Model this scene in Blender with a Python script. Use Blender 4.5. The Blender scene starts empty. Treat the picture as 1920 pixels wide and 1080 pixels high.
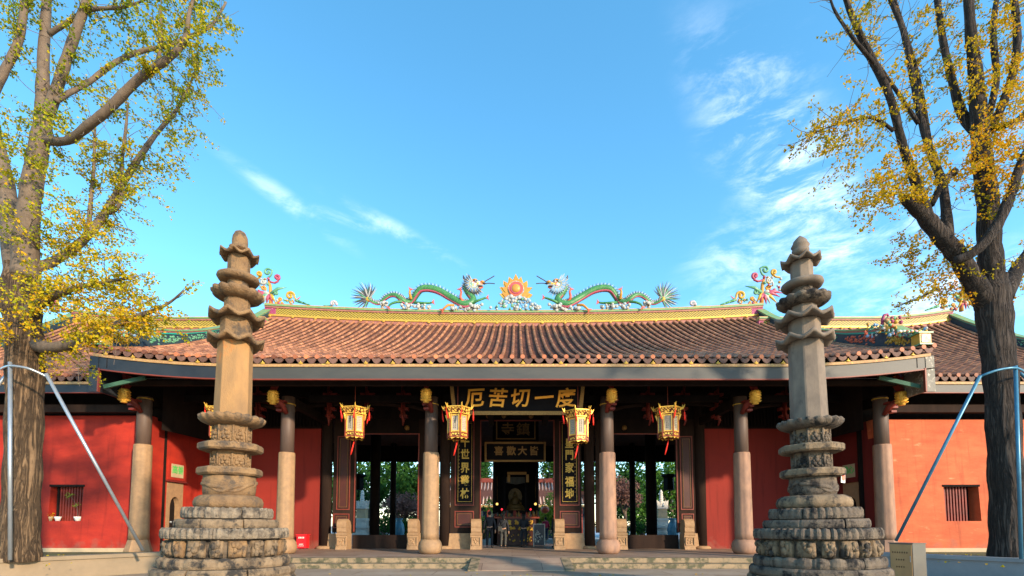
import bpy, math, random
from mathutils import Vector, Matrix
R = math.radians
random.seed(7)
# ---------------------------------------------------------------- camera, world, sun, exposure
SC = bpy.context.scene
C = SC.collection
F, PITCH, PY0, EYE = 930.0, R(3.6), 926.5, 1.41
cam = bpy.data.cameras.new("camera")
cam.sensor_width = 36.0
cam.lens = F / 1920 * 36
cam.shift_y = (PY0 - 540) / 1920
cam.clip_end = 3000
camo = bpy.data.objects.new("camera", cam)
C.objects.link(camo)
camo.location = (0, 0, EYE)
camo.rotation_euler = (R(90) + PITCH, 0, 0)
SC.camera = camo

SUN_EL, SUN_AZ = R(18), R(42)          # azimuth measured to the right of the view's back
world = bpy.data.worlds.new("World")
SC.world = world
world.use_nodes = True
wn, wl = world.node_tree.nodes, world.node_tree.links
wn.clear()
def wnode(t, **k):
    n = wn.new(t)
    for a, b in k.items(): setattr(n, a, b)
    return n
wout = wnode('ShaderNodeOutputWorld'); wbg = wnode('ShaderNodeBackground')
sky = wnode('ShaderNodeTexSky', sky_type='NISHITA', sun_disc=False)
sky.sun_elevation = R(30)
sky.sun_rotation = math.pi - SUN_AZ
sky.altitude = 0; sky.air_density = 1.0; sky.dust_density = 0.25; sky.ozone_density = 2.4
hs = wnode('ShaderNodeHueSaturation'); hs.inputs['Saturation'].default_value = 1.22; hs.inputs['Value'].default_value = 1.24; hs.inputs['Hue'].default_value = 0.482
wl.new(sky.outputs[0], hs.inputs['Color'])
# thin cirrus: stretched noise where the photograph has wisps
def sdir(px, py):
    v = (PY0 - py) / F; c, s = math.cos(PITCH), math.sin(PITCH)
    return Vector(((px - 960) / F, c - v * s, s + v * c)).normalized()
tc = wnode('ShaderNodeTexCoord')
def vm(op, a=None, b=None):
    n = wnode('ShaderNodeVectorMath', operation=op)
    for i, x in enumerate((a, b)):
        if x is None: continue
        if isinstance(x, (tuple, Vector)): n.inputs[i].default_value = tuple(x)
        else: wl.new(x, n.inputs[i])
    return n
def mth(op, a, b=None, clamp=False):
    n = wnode('ShaderNodeMath', operation=op); n.use_clamp = clamp
    for i, x in enumerate((a, b)):
        if x is None: continue
        if isinstance(x, (int, float)): n.inputs[i].default_value = x
        else: wl.new(x, n.inputs[i])
    return n.outputs[0]
def region(px, py, rx, ry, ang, lo, hi):
    # elliptical patch of sky round a direction
    d = sdir(px, py)
    r = Vector((d.y, -d.x, 0)).normalized(); u = r.cross(d).normalized()
    a = R(ang); e1 = r * math.cos(a) + u * math.sin(a); e2 = u * math.cos(a) - r * math.sin(a)
    x = mth('DIVIDE', vm('DOT_PRODUCT', tc.outputs['Generated'], e1).outputs['Value'], rx)
    y = mth('DIVIDE', vm('DOT_PRODUCT', tc.outputs['Generated'], e2).outputs['Value'], ry)
    q = mth('SQRT', mth('ADD', mth('MULTIPLY', x, x), mth('MULTIPLY', y, y)))
    f = wnode('ShaderNodeMapRange'); f.interpolation_type = 'SMOOTHSTEP'
    wl.new(q, f.inputs[0]); f.inputs[1].default_value = 1.0; f.inputs[2].default_value = 0.0
    f.inputs[3].default_value = 0.0; f.inputs[4].default_value = hi
    front = mth('GREATER_THAN', vm('DOT_PRODUCT', tc.outputs['Generated'], d).outputs['Value'], 0.2)
    return mth('MULTIPLY', f.outputs[0], front)
masks = [region(1490, 330, .32, .10, -62, 0, .95), region(1600, 440, .26, .10, 20, 0, .72), region(1420, 150, .12, .09, -50, 0, .55),
         region(545, 382, .15, .022, -24, 0, .40), region(750, 436, .16, .020, -20, 0, .46), region(650, 412, .10, .014, -8, 0, .42), region(1430, 450, .2, .10, 30, 0, .55),
         region(1740, 560, .24, .09, 0, 0, .8), region(1370, 250, .07, .07, 30, 0, .4)]
m = masks[0]
for k in masks[1:]: m = mth('MAXIMUM', m, k)
mp = wnode('ShaderNodeMapping'); mp.inputs['Scale'].default_value = (2.6, 2.6, 7.5); mp.inputs['Rotation'].default_value = (R(8), R(-32), R(15))
wl.new(tc.outputs['Generated'], mp.inputs['Vector'])
nz = wnode('ShaderNodeTexNoise'); nz.inputs['Scale'].default_value = 3.4; nz.inputs['Detail'].default_value = 12; nz.inputs['Roughness'].default_value = .68; nz.inputs['Distortion'].default_value = .35
wl.new(mp.outputs[0], nz.inputs['Vector'])
cr = wnode('ShaderNodeMapRange'); cr.interpolation_type = 'SMOOTHSTEP'
wl.new(nz.outputs['Fac'], cr.inputs[0]); cr.inputs[1].default_value = .40; cr.inputs[2].default_value = .74
cf = mth('MULTIPLY', cr.outputs[0], m, clamp=True)
cf = mth('MULTIPLY', cf, .58)
mx = wnode('ShaderNodeMix', data_type='RGBA')
wl.new(cf, mx.inputs[0]); wl.new(hs.outputs[0], mx.inputs[6]); mx.inputs[7].default_value = (8.6, 8.7, 9.2, 1)
wl.new(mx.outputs[2], wbg.inputs['Color'])
wbg.inputs['Strength'].default_value = 0.15
wl.new(wbg.outputs[0], wout.inputs[0])

sl = bpy.data.lights.new("sun", 'SUN'); sl.energy = 3.3; sl.angle = R(2.2); sl.color = (1.0, .79, .56)
so = bpy.data.objects.new("sun", sl); C.objects.link(so)
sd = Vector((math.sin(SUN_AZ) * math.cos(SUN_EL), -math.cos(SUN_AZ) * math.cos(SUN_EL), math.sin(SUN_EL)))
so.rotation_euler = sd.to_track_quat('Z', 'Y').to_euler()
so.location = (20, -20, 20)
SC.view_settings.view_transform = 'Standard'; SC.view_settings.look = 'None'
SC.view_settings.gamma = 1; SC.view_settings.exposure = 1.15
SC.cycles.max_bounces = 6; SC.cycles.diffuse_bounces = 3; SC.cycles.transparent_max_bounces = 6

# where a pixel of the 1920 px photograph lies on the plane Y = d (used only to measure sizes)
def P(px, py, d):
    v = (PY0 - py) / F; c, s = math.cos(PITCH), math.sin(PITCH); yn = c - v * s
    return Vector(((px - 960) / F / yn * d, d, EYE + (s + v * c) / yn * d))
def PX(px, d, py=800): return P(px, py, d).x
def PZ(py, d): return P(960, py, d).z

# ---------------------------------------------------------------- materials
MATS = {}
def mat(name, col, col2=None, rough=.75, scale=3.0, bump=.0, bscale=None, var=.0, spots=None, spotcol=None, spotscale=2.0,
        metal=0.0, stretch=(1, 1, 1), detail=6, spec=.3, bdist=.02, brick=None, fn=None):
    m = bpy.data.materials.new(name); m.use_nodes = True
    N, L = m.node_tree.nodes, m.node_tree.links
    b = N['Principled BSDF']
    b.inputs['Roughness'].default_value = rough; b.inputs['Metallic'].default_value = metal
    b.inputs['Specular IOR Level'].default_value = spec
    t = N.new('ShaderNodeTexCoord'); mpn = N.new('ShaderNodeMapping'); mpn.inputs['Scale'].default_value = stretch
    L.new(t.outputs['Object'], mpn.inputs['Vector'])
    n1 = N.new('ShaderNodeTexNoise'); n1.inputs['Scale'].default_value = scale; n1.inputs['Detail'].default_value = detail; n1.inputs['Roughness'].default_value = .62
    L.new(mpn.outputs[0], n1.inputs['Vector'])
    rp = N.new('ShaderNodeMapRange'); L.new(n1.outputs['Fac'], rp.inputs[0]); rp.inputs[1].default_value = .32; rp.inputs[2].default_value = .68
    mixc = N.new('ShaderNodeMix'); mixc.data_type = 'RGBA'
    L.new(rp.outputs[0], mixc.inputs[0]); mixc.inputs[6].default_value = (*col, 1); mixc.inputs[7].default_value = (*(col2 or col), 1)
    out = mixc.outputs[2]
    if spots is not None:
        n2 = N.new('ShaderNodeTexNoise'); n2.inputs['Scale'].default_value = spotscale; n2.inputs['Detail'].default_value = 8; n2.inputs['Roughness'].default_value = .7
        L.new(mpn.outputs[0], n2.inputs['Vector'])
        r2 = N.new('ShaderNodeMapRange'); L.new(n2.outputs['Fac'], r2.inputs[0]); r2.inputs[1].default_value = spots; r2.inputs[2].default_value = spots + .1
        m2 = N.new('ShaderNodeMix'); m2.data_type = 'RGBA'; L.new(r2.outputs[0], m2.inputs[0]); L.new(out, m2.inputs[6]); m2.inputs[7].default_value = (*spotcol, 1)
        out = m2.outputs[2]
    hb = None
    if brick:
        bt = N.new('ShaderNodeTexBrick'); bw, bh, ms, mc = brick
        bt.inputs['Brick Width'].default_value = bw; bt.inputs['Row Height'].default_value = bh; bt.inputs['Mortar Size'].default_value = ms
        bt.inputs['Scale'].default_value = 1; bt.inputs['Color1'].default_value = (1, 1, 1, 1); bt.inputs['Color2'].default_value = (.70, .68, .66, 1)
        bt.inputs['Mortar'].default_value = (*mc, 1); L.new(t.outputs['Object'], bt.inputs['Vector'])
        m3 = N.new('ShaderNodeMix'); m3.data_type = 'RGBA'; m3.blend_type = 'MULTIPLY'; m3.inputs[0].default_value = 1
        L.new(out, m3.inputs[6]); L.new(bt.outputs['Color'], m3.inputs[7]); out = m3.outputs[2]; hb = bt.outputs['Fac']
    if var:
        at = N.new('ShaderNodeAttribute'); at.attribute_name = 'var'
        r3 = N.new('ShaderNodeMapRange'); L.new(at.outputs['Fac'], r3.inputs[0]); r3.inputs[3].default_value = 1 - var; r3.inputs[4].default_value = 1 + var
        m4 = N.new('ShaderNodeVectorMath'); m4.operation = 'SCALE'; L.new(out, m4.inputs[0]); L.new(r3.outputs[0], m4.inputs['Scale']); out = m4.outputs[0]
    if fn: out = fn(m, N, L, t, out)
    L.new(out, b.inputs['Base Color'])
    if bump:
        n3 = N.new('ShaderNodeTexNoise'); n3.inputs['Scale'].default_value = bscale or scale * 5; n3.inputs['Detail'].default_value = 8; n3.inputs['Roughness'].default_value = .65
        L.new(mpn.outputs[0], n3.inputs['Vector'])
        h = n3.outputs['Fac']
        if hb:
            ma = N.new('ShaderNodeMath'); ma.operation = 'SUBTRACT'; L.new(h, ma.inputs[0]); L.new(hb, ma.inputs[1]); h = ma.outputs[0]
        bp = N.new('ShaderNodeBump'); bp.inputs['Strength'].default_value = bump; bp.inputs['Distance'].default_value = bdist
        L.new(h, bp.inputs['Height']); L.new(bp.outputs[0], b.inputs['Normal'])
    MATS[name] = m
    return m

def lattice(m, N, L, t, out):
    # woven diagonal key pattern: dark lines on yellow
    sx = N.new('ShaderNodeSeparateXYZ'); L.new(t.outputs['Object'], sx.inputs[0])
    def M(op, a, b=None):
        n = N.new('ShaderNodeMath'); n.operation = op
        for i, x in enumerate((a, b)):
            if x is None: continue
            if isinstance(x, (int, float)): n.inputs[i].default_value = x
            else: L.new(x, n.inputs[i])
        return n.outputs[0]
    xx = M('MULTIPLY', sx.outputs[0], .7)
    a = M('FRACT', M('MULTIPLY', M('ADD', xx, sx.outputs[2]), 8.2)); b_ = M('FRACT', M('MULTIPLY', M('SUBTRACT', xx, sx.outputs[2]), 8.2))
    la = M('LESS_THAN', a, .42); lb = M('LESS_THAN', b_, .42)
    blk = M('GREATER_THAN', M('FRACT', M('MULTIPLY', sx.outputs[0], .65)), .5)
    sel = N.new('ShaderNodeMix'); L.new(blk, sel.inputs[0]); L.new(la, sel.inputs[2]); L.new(lb, sel.inputs[3])
    mm = N.new('ShaderNodeMix'); mm.data_type = 'RGBA'; L.new(sel.outputs[0], mm.inputs[0]); L.new(out, mm.inputs[6]); mm.inputs[7].default_value = (.07, .05, .015, 1)
    return mm.outputs[2]

def mosaic(m, N, L, t, out):
    # porcelain-shard mosaic of small coloured chips
    v = N.new('ShaderNodeTexVoronoi'); v.inputs['Scale'].default_value = 11; L.new(t.outputs['Object'], v.inputs['Vector'])
    s = N.new('ShaderNodeSeparateColor'); L.new(v.outputs['Color'], s.inputs[0])
    c = N.new('ShaderNodeValToRGB'); c.color_ramp.interpolation = 'CONSTANT'
    cols = [(0, (.75, .72, .6)), (.25, (.7, .18, .12)), (.42, (.1, .42, .25)), (.58, (.8, .5, .08)), (.74, (.12, .3, .5)), (.86, (.75, .35, .4))]
    e = c.color_ramp.elements
    e[0].position = 0; e[0].color = (*cols[0][1], 1); e[1].position = cols[1][0]; e[1].color = (*cols[1][1], 1)
    for p, q in cols[2:]: k = e.new(p); k.color = (*q, 1)
    L.new(s.outputs[0], c.inputs[0]); return c.outputs[0]

def carve(m, N, L, t, out):
    # gilded relief on dark red ground
    v = N.new('ShaderNodeTexVoronoi'); v.feature = 'DISTANCE_TO_EDGE'; v.inputs['Scale'].default_value = 9; L.new(t.outputs['Object'], v.inputs['Vector'])
    r = N.new('ShaderNodeMapRange'); L.new(v.outputs['Distance'], r.inputs[0]); r.inputs[1].default_value = .10; r.inputs[2].default_value = .16
    mm = N.new('ShaderNodeMix'); mm.data_type = 'RGBA'; L.new(r.outputs[0], mm.inputs[0]); L.new(out, mm.inputs[7]); mm.inputs[6].default_value = (.10, .02, .01, 1)
    return mm.outputs[2]

def scales(m, N, L, t, out):
    v = N.new('ShaderNodeTexVoronoi'); v.feature = 'DISTANCE_TO_EDGE'; v.inputs['Scale'].default_value = 13; L.new(t.outputs['Object'], v.inputs['Vector'])
    r = N.new('ShaderNodeMapRange'); L.new(v.outputs['Distance'], r.inputs[0]); r.inputs[1].default_value = .02; r.inputs[2].default_value = .12
    mm = N.new('ShaderNodeMix'); mm.data_type = 'RGBA'; L.new(r.outputs[0], mm.inputs[0]); L.new(out, mm.inputs[7]); mm.inputs[6].default_value = (.02, .10, .05, 1)
    return mm.outputs[2]

def plasterfn(m, N, L, t, out):
    # broad faded patches, run-off streaks and a scuffed foot
    n = N.new('ShaderNodeTexNoise'); n.inputs['Scale'].default_value = .55; n.inputs['Detail'].default_value = 4; L.new(t.outputs['Object'], n.inputs['Vector'])
    r = N.new('ShaderNodeMapRange'); L.new(n.outputs['Fac'], r.inputs[0]); r.inputs[1].default_value = .3; r.inputs[2].default_value = .7; r.inputs[3].default_value = .80; r.inputs[4].default_value = 1.18
    a = N.new('ShaderNodeVectorMath'); a.operation = 'SCALE'; L.new(out, a.inputs[0]); L.new(r.outputs[0], a.inputs['Scale'])
    mp_ = N.new('ShaderNodeMapping'); mp_.inputs['Scale'].default_value = (5, 5, .35); L.new(t.outputs['Object'], mp_.inputs['Vector'])
    n2 = N.new('ShaderNodeTexNoise'); n2.inputs['Scale'].default_value = 1.2; n2.inputs['Detail'].default_value = 7; L.new(mp_.outputs[0], n2.inputs['Vector'])
    r2 = N.new('ShaderNodeMapRange'); L.new(n2.outputs['Fac'], r2.inputs[0]); r2.inputs[1].default_value = .56; r2.inputs[2].default_value = .78; r2.inputs[3].default_value = 1; r2.inputs[4].default_value = .66
    b_ = N.new('ShaderNodeVectorMath'); b_.operation = 'SCALE'; L.new(a.outputs[0], b_.inputs[0]); L.new(r2.outputs[0], b_.inputs['Scale'])
    sx = N.new('ShaderNodeSeparateXYZ'); L.new(t.outputs['Object'], sx.inputs[0])
    n3 = N.new('ShaderNodeTexNoise'); n3.inputs['Scale'].default_value = 3; n3.inputs['Detail'].default_value = 8; L.new(t.outputs['Object'], n3.inputs['Vector'])
    k = N.new('ShaderNodeMath'); k.operation = 'MULTIPLY_ADD'; L.new(n3.outputs['Fac'], k.inputs[0]); k.inputs[1].default_value = -1.6; L.new(sx.outputs[2], k.inputs[2])
    r3 = N.new('ShaderNodeMapRange'); L.new(k.outputs[0], r3.inputs[0]); r3.inputs[1].default_value = -.75; r3.inputs[2].default_value = -.35; r3.inputs[3].default_value = .45; r3.inputs[4].default_value = 0
    mm = N.new('ShaderNodeMix'); mm.data_type = 'RGBA'; L.new(r3.outputs[0], mm.inputs[0]); L.new(b_.outputs[0], mm.inputs[6]); mm.inputs[7].default_value = (.20, .10, .07, 1)
    return mm.outputs[2]

def barkfn(m, N, L, t, out):
    mpn = N.new('ShaderNodeMapping'); mpn.inputs['Scale'].default_value = (1, 1, .22); L.new(t.outputs['Object'], mpn.inputs['Vector'])
    nn = N.new('ShaderNodeTexNoise'); nn.inputs['Scale'].default_value = 3; L.new(mpn.outputs[0], nn.inputs['Vector'])
    mv = N.new('ShaderNodeMix'); mv.data_type = 'VECTOR'; mv.inputs[0].default_value = .22; L.new(mpn.outputs[0], mv.inputs[4]); L.new(nn.outputs['Color'], mv.inputs[5])
    mp2 = N.new('ShaderNodeMapping'); mp2.inputs['Scale'].default_value = (1, 1, .16); L.new(mv.outputs[1], mp2.inputs['Vector'])
    v = N.new('ShaderNodeTexNoise'); v.inputs['Scale'].default_value = 15; v.inputs['Detail'].default_value = 5; v.inputs['Roughness'].default_value = .6; v.inputs['Distortion'].default_value = .9; L.new(mp2.outputs[0], v.inputs['Vector'])
    sb = N.new('ShaderNodeMath'); sb.operation = 'SUBTRACT'; L.new(v.outputs['Fac'], sb.inputs[0]); sb.inputs[1].default_value = .5
    ab = N.new('ShaderNodeMath'); ab.operation = 'ABSOLUTE'; L.new(sb.outputs[0], ab.inputs[0])
    r = N.new('ShaderNodeMapRange'); L.new(ab.outputs[0], r.inputs[0]); r.inputs[1].default_value = 0; r.inputs[2].default_value = .11; r.inputs[3].default_value = .30
    mm = N.new('ShaderNodeVectorMath'); mm.operation = 'SCALE'; L.new(out, mm.inputs[0]); L.new(r.outputs[0], mm.inputs['Scale'])
    b = N['Principled BSDF']; bp = N.new('ShaderNodeBump'); bp.inputs['Strength'].default_value = .9; bp.inputs['Distance'].default_value = .05
    L.new(r.outputs[0], bp.inputs['Height']); L.new(bp.outputs[0], b.inputs['Normal'])
    return mm.outputs[0]

def leafmat(name, stops):
    m = bpy.data.materials.new(name); m.use_nodes = True; N, L = m.node_tree.nodes, m.node_tree.links
    b = N['Principled BSDF']; b.inputs['Roughness'].default_value = .7; b.inputs['Specular IOR Level'].default_value = .1
    at = N.new('ShaderNodeAttribute'); at.attribute_name = 'var'; c = N.new('ShaderNodeValToRGB'); e = c.color_ramp.elements
    e[0].position = stops[0][0]; e[0].color = (*stops[0][1], 1); e[1].position = stops[-1][0]; e[1].color = (*stops[-1][1], 1)
    for p, q in stops[1:-1]: k = e.new(p); k.color = (*q, 1)
    L.new(at.outputs['Fac'], c.inputs[0]); L.new(c.outputs[0], b.inputs['Base Color'])
    tr = N.new('ShaderNodeBsdfTranslucent'); L.new(c.outputs[0], tr.inputs[0]); ms = N.new('ShaderNodeMixShader'); ms.inputs[0].default_value = .38
    L.new(b.outputs[0], ms.inputs[1]); L.new(tr.outputs[0], ms.inputs[2]); L.new(ms.outputs[0], N['Material Output'].inputs[0])
    MATS[name] = m; return m

mat('granite_paving', (0.306, 0.2295, 0.1615), (0.391, 0.306, 0.221), rough=.7, scale=1.2, bump=.25, bscale=40, bdist=.004, brick=(2.3, 1.1, .012, (.35, .3, .27)), spots=.62, spotcol=(.24, .20, .16), spotscale=1.3)
mat('platform_stone', (0.2805, 0.187, 0.136), (0.357, 0.255, 0.1785), rough=.65, scale=2, bump=.2, bscale=50, bdist=.004, brick=(1.9, .85, .010, (.35, .3, .27)), spots=.6, spotcol=(.23, .17, .12), spotscale=1.7)
mat('step_stone', (.32, .225, .13), (.20, .155, .095), rough=.8, scale=4, bump=.5, bscale=45, bdist=.01, spots=.47, spotcol=(.085, .08, .045), spotscale=3.6)
mat('pillar_stone', (0.2788, 0.1681, 0.0779), (0.1558, 0.0943, 0.0492), rough=.88, scale=3.5, bump=1.0, bscale=26, bdist=.03, spots=.52, spotcol=(.09, .065, .045), spotscale=3.2)
mat('pillar_shaft_stone', (.37, .20, .075), (.23, .135, .062), rough=.85, scale=3.4, bump=.8, bscale=45, bdist=.014, spots=.58, spotcol=(.50, .17, .04), spotscale=2.2, stretch=(1, 1, .45))
mat('pillar_dark_stone', (.17, .13, .09), (.085, .066, .052), rough=.9, scale=3.5, bump=.8, bscale=22, bdist=.04, spots=.49, spotcol=(.016, .014, .013), spotscale=3.0)
mat('pillar_grey_stone', (.215, .165, .12), (.12, .095, .075), rough=.88, scale=4, bump=.5, bscale=50, bdist=.008, spots=.62, spotcol=(.07, .06, .05), spotscale=3, stretch=(1, 1, .5))
mat('pillar_base_stone', (0.2542, 0.1763, 0.1025), (0.123, 0.0861, 0.0533), rough=.9, scale=4, bump=1.0, bscale=18, bdist=.028, spots=.49, spotcol=(.035, .030, .025), spotscale=4.2)
mat('pillar_pale_stone', (0.2788, 0.2173, 0.1476), (0.1148, 0.0902, 0.0656), rough=.9, scale=9, bump=1, bscale=20, bdist=.03, spots=.50, spotcol=(.06, .05, .04), spotscale=5)
mat('column_granite', (.35, .21, .105), (.25, .155, .085), rough=.7, scale=6, bump=.2, bscale=70, bdist=.004, spots=.72, spotcol=(.45, .22, .10), spotscale=4)
mat('column_pink_granite', (.35, .195, .12), (.22, .13, .09), rough=.7, scale=5, bump=.2, bscale=70, bdist=.004, stretch=(1, 1, .4), spots=.7, spotcol=(.36, .2, .14), spotscale=4)
mat('drum_granite', (.38, .235, .12), (.27, .165, .09), rough=.75, scale=7, bump=.3, bscale=50, bdist=.006)
mat('brown_wood', (0.03438, 0.01994, 0.01444), (0.02063, 0.01238, 0.009625), rough=.85, spec=.1, scale=3, stretch=(1, 1, .2), bump=.1, bscale=20, bdist=.004)
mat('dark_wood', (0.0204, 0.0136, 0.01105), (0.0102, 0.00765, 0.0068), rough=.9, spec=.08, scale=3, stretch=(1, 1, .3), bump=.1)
mat('column_wood', (0.1221, 0.07905, 0.05812), (0.08138, 0.05464, 0.04418), rough=.55, scale=4, stretch=(1, 1, .15), bump=.1, bscale=20, bdist=.004, spots=.7, spotcol=(.10, .06, .045), spotscale=3)
mat('panel_red_wood', (0.075, 0.0195, 0.0135), (0.04875, 0.015, 0.0105), rough=.45, scale=2)
mat('red_line', (0.225, 0.04125, 0.0225), (0.15, 0.03, 0.01875), rough=.5)
mat('bracket_red', (.24, .032, .02), (.12, .018, .012), rough=.55)
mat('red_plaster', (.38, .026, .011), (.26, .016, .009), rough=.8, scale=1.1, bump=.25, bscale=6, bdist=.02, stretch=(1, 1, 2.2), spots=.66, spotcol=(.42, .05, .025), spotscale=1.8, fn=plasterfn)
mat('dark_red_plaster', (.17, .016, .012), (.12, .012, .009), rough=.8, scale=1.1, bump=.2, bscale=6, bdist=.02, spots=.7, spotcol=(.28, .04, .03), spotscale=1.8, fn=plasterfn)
mat('orange_plaster', (.56, .125, .045), (.44, .082, .028), rough=.8, scale=1.0, bump=.35, bscale=5, bdist=.025, stretch=(1, 1, 3.0), spots=.60, spotcol=(.78, .22, .10), spotscale=1.5, fn=plasterfn)
mat('crimson_plaster', (.25, .022, .013), (.19, .017, .011), rough=.8, scale=1.1, bump=.2, bscale=6, bdist=.02, fn=plasterfn)
mat('roof_tile', (.42, .185, .085), (.25, .10, .052), rough=.55, scale=2.4, var=.5, bump=.15, bscale=40, bdist=.005, spots=.66, spotcol=(.16, .09, .07), spotscale=1.6)
mat('pan_tile', (.12, .045, .028), (.07, .03, .02), rough=.75, scale=3, var=.3)
mat('tile_cap', (.46, .15, .06), (.20, .075, .045), rough=.6, scale=1.2, var=.5)
mat('drip_tile', (.17, .085, .06), (.11, .06, .045), rough=.65, scale=6, var=.3, bump=.4, bscale=20)
mat('gold_strip', (0.4147, 0.265, 0.1152), (0.3456, 0.1728, 0.06912), rough=.6, scale=14, spots=.58, spotcol=(.75, .60, .10), spotscale=12)
mat('fascia_left', (.016, .021, .029), (.026, .031, .038), rough=.45, scale=2, spots=.72, spotcol=(.3, .3, .3), spotscale=5, bump=.05)
mat('fascia_paint', (0.0468, 0.04836, 0.04524), (0.0663, 0.06474, 0.05616), rough=.5, scale=2, stretch=(.3, 1, 1), spots=.72, spotcol=(.07, .065, .06), spotscale=3, bump=.1)
mat('peeling_paint', (.15, .14, .11), (.20, .18, .15), rough=.6, scale=3, spots=.54, spotcol=(.55, .50, .40), spotscale=7, bump=.4, bscale=9)
mat('lattice_yellow', (.46, .34, .04), (.34, .24, .03), rough=.5, scale=8, fn=lattice)
mat('purple_trim', (0.3456, 0.0504, 0.1224), (0.216, 0.036, 0.0864), rough=.6, scale=9, spots=.55, spotcol=(.60, .25, .35), spotscale=12)
mat('rose_trim', (0.36, 0.1584, 0.1152), (0.2592, 0.0936, 0.072), rough=.6, scale=5)
mat('green_trim', (0.0864, 0.2448, 0.1152), (0.2448, 0.288, 0.1008), rough=.5, scale=4)
mat('orange_trim', (0.54, 0.2016, 0.072), (0.396, 0.288, 0.1296), rough=.5, scale=6)
mat('turquoise_trim', (.02, .34, .24), (.02, .24, .20), rough=.45, scale=6)
mat('navy_panel', (.012, .026, .045), (.035, .055, .06), rough=.55, scale=3, spots=.66, spotcol=(.12, .14, .12), spotscale=6)
mat('gold', (.95, .58, .10), (.70, .36, .05), rough=.38, scale=20, metal=.35, bump=.6, bscale=30, bdist=.01)
mat('gold_openwork', (.95, .62, .12), (.75, .42, .06), rough=.4, scale=10, metal=.3, bump=.5, bscale=40, bdist=.01, fn=carve)
mat('statue_gilt', (.10, .06, .015), (.05, .03, .008), rough=.6, scale=8)
mat('strut_green', (.05, .13, .08), (.03, .09, .06), rough=.7)
mat('worn_gilt', (.34, .20, .055), (.22, .12, .03), rough=.6, scale=18, spots=.55, spotcol=(.10, .05, .02), spotscale=20)
mat('gold_letter', (.85, .40, .035), (.75, .32, .03), rough=.45, scale=5, metal=.15)
mat('bright_gold', (.55, .36, .055), (.45, .25, .04), rough=.4, scale=5, metal=.2)
mat('dim_gold', (0.252, 0.144, 0.036), (0.18, 0.09, 0.024), rough=.5, scale=20, metal=.2, spots=.55, spotcol=(.16, .06, .02), spotscale=22)
mat('black_lacquer', (.004, .004, .006), (.007, .006, .007), rough=.7, scale=2, spec=.08)
mat('lantern_silk', (.42, .35, .26), (.34, .29, .22), rough=.7, scale=6, spots=.64, spotcol=(.25, .2, .18), spotscale=14)
mat('lantern_wood', (.30, .05, .02), (.2, .04, .02), rough=.5)
mat('tassel_red', (.85, .03, .012), (.65, .02, .01), rough=.6, scale=20, stretch=(6, 6, .4))
mat('ink', (.03, .03, .03)); mat('white_paint', (.8, .78, .72)); mat('green_letter', (.12, .5, .12), (.1, .42, .1))
mat('porcelain_green', (.035, .20, .075), (.10, .27, .06), rough=.4, scale=7, fn=scales, bump=.3, bscale=40)
mat('porcelain_white', (0.4156, 0.4103, 0.3623), (0.3303, 0.341, 0.309), rough=.4, scale=9, spots=.56, spotcol=(.10, .32, .48), spotscale=7)
mat('porcelain_pink', (0.3836, 0.07459, 0.1279), (0.3303, 0.05328, 0.08525), rough=.4, scale=8)
mat('porcelain_orange', (0.4689, 0.1812, 0.03197), (0.4529, 0.2664, 0.04262), rough=.4, scale=6)
mat('porcelain_red', (0.555, 0.1184, 0.0592), (0.481, 0.0888, 0.0444), rough=.4, scale=6)
mat('porcelain_yellow', (0.4795, 0.3303, 0.04262), (0.4529, 0.2398, 0.02664), rough=.4, scale=6)
mat('porcelain_mint', (0.07459, 0.2771, 0.1492), (0.1598, 0.3197, 0.1918), rough=.4, scale=6)
mat('porcelain_lilac', (0.407, 0.296, 0.407), (0.518, 0.4588, 0.4588), rough=.4, scale=8)
mat('porcelain_blue', (.06, .20, .40), (.30, .45, .55), rough=.4, scale=7)
mat('porcelain_dark', (.05, .05, .06), (.10, .09, .09), rough=.5)
mat('mosaic', (.5, .5, .5), fn=mosaic, rough=.4)
mat('galvanised', (0.375, 0.405, 0.42), (0.315, 0.345, 0.375), rough=.35, metal=.6, scale=8)
mat('blue_paint_pipe', (.07, .21, .30), (.05, .16, .25), rough=.35, metal=.25, scale=6, spots=.66, spotcol=(.25, .33, .38), spotscale=8)
mat('concrete', (0.2746, 0.2023, 0.1264), (0.2095, 0.159, 0.1011), rough=.9, scale=1.6, bump=.3, bscale=30, bdist=.006, spots=.66, spotcol=(.2, .17, .13), spotscale=2)  # warm sunlight on the left curb is put into this tan
mat('shaded_concrete', (.26, .27, .27), (.20, .21, .22), rough=.9, scale=1.6, bump=.3, bscale=30, bdist=.006, spots=.62, spotcol=(.09, .09, .09), spotscale=2.4)  # same concrete, with the right curb's cool shade put into its colour
mat('cream_plinth', (0.4675, 0.357, 0.2125), (0.408, 0.306, 0.187), rough=.85, scale=3)
mat('soil', (.09, .075, .04), (.10, .12, .04), rough=1, scale=5, bump=1, bscale=30, spots=.6, spotcol=(.42, .32, .05), spotscale=9)
mat('bark_brown', (0.1968, 0.123, 0.06457), (0.1107, 0.07072, 0.03997), rough=.95, scale=4, fn=barkfn)
mat('bark_grey', (0.1661, 0.123, 0.0861), (0.1045, 0.07687, 0.05535), rough=.9, scale=9, bump=.6, bscale=25, stretch=(1, 1, .6), bdist=.02)
mat('bark_shaded', (0.07875, 0.06, 0.0465), (0.04875, 0.0375, 0.0315), rough=.95, scale=4, fn=barkfn)  # shade on the right tree is put into this darker bark colour
mat('twig', (.16, .12, .085), (.11, .08, .06), rough=.9)
mat('box_red', (.75, .015, .02), (.65, .012, .02), rough=.35)
mat('sign_wood', (.50, .29, .12), (.40, .23, .10), rough=.5, scale=3, stretch=(1, 1, .3))
mat('sign_metal', (.16, .14, .11), (.13, .12, .10), rough=.4, metal=.3)
mat('poster_red', (.85, .12, .08), (.80, .20, .12), rough=.6)
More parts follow.
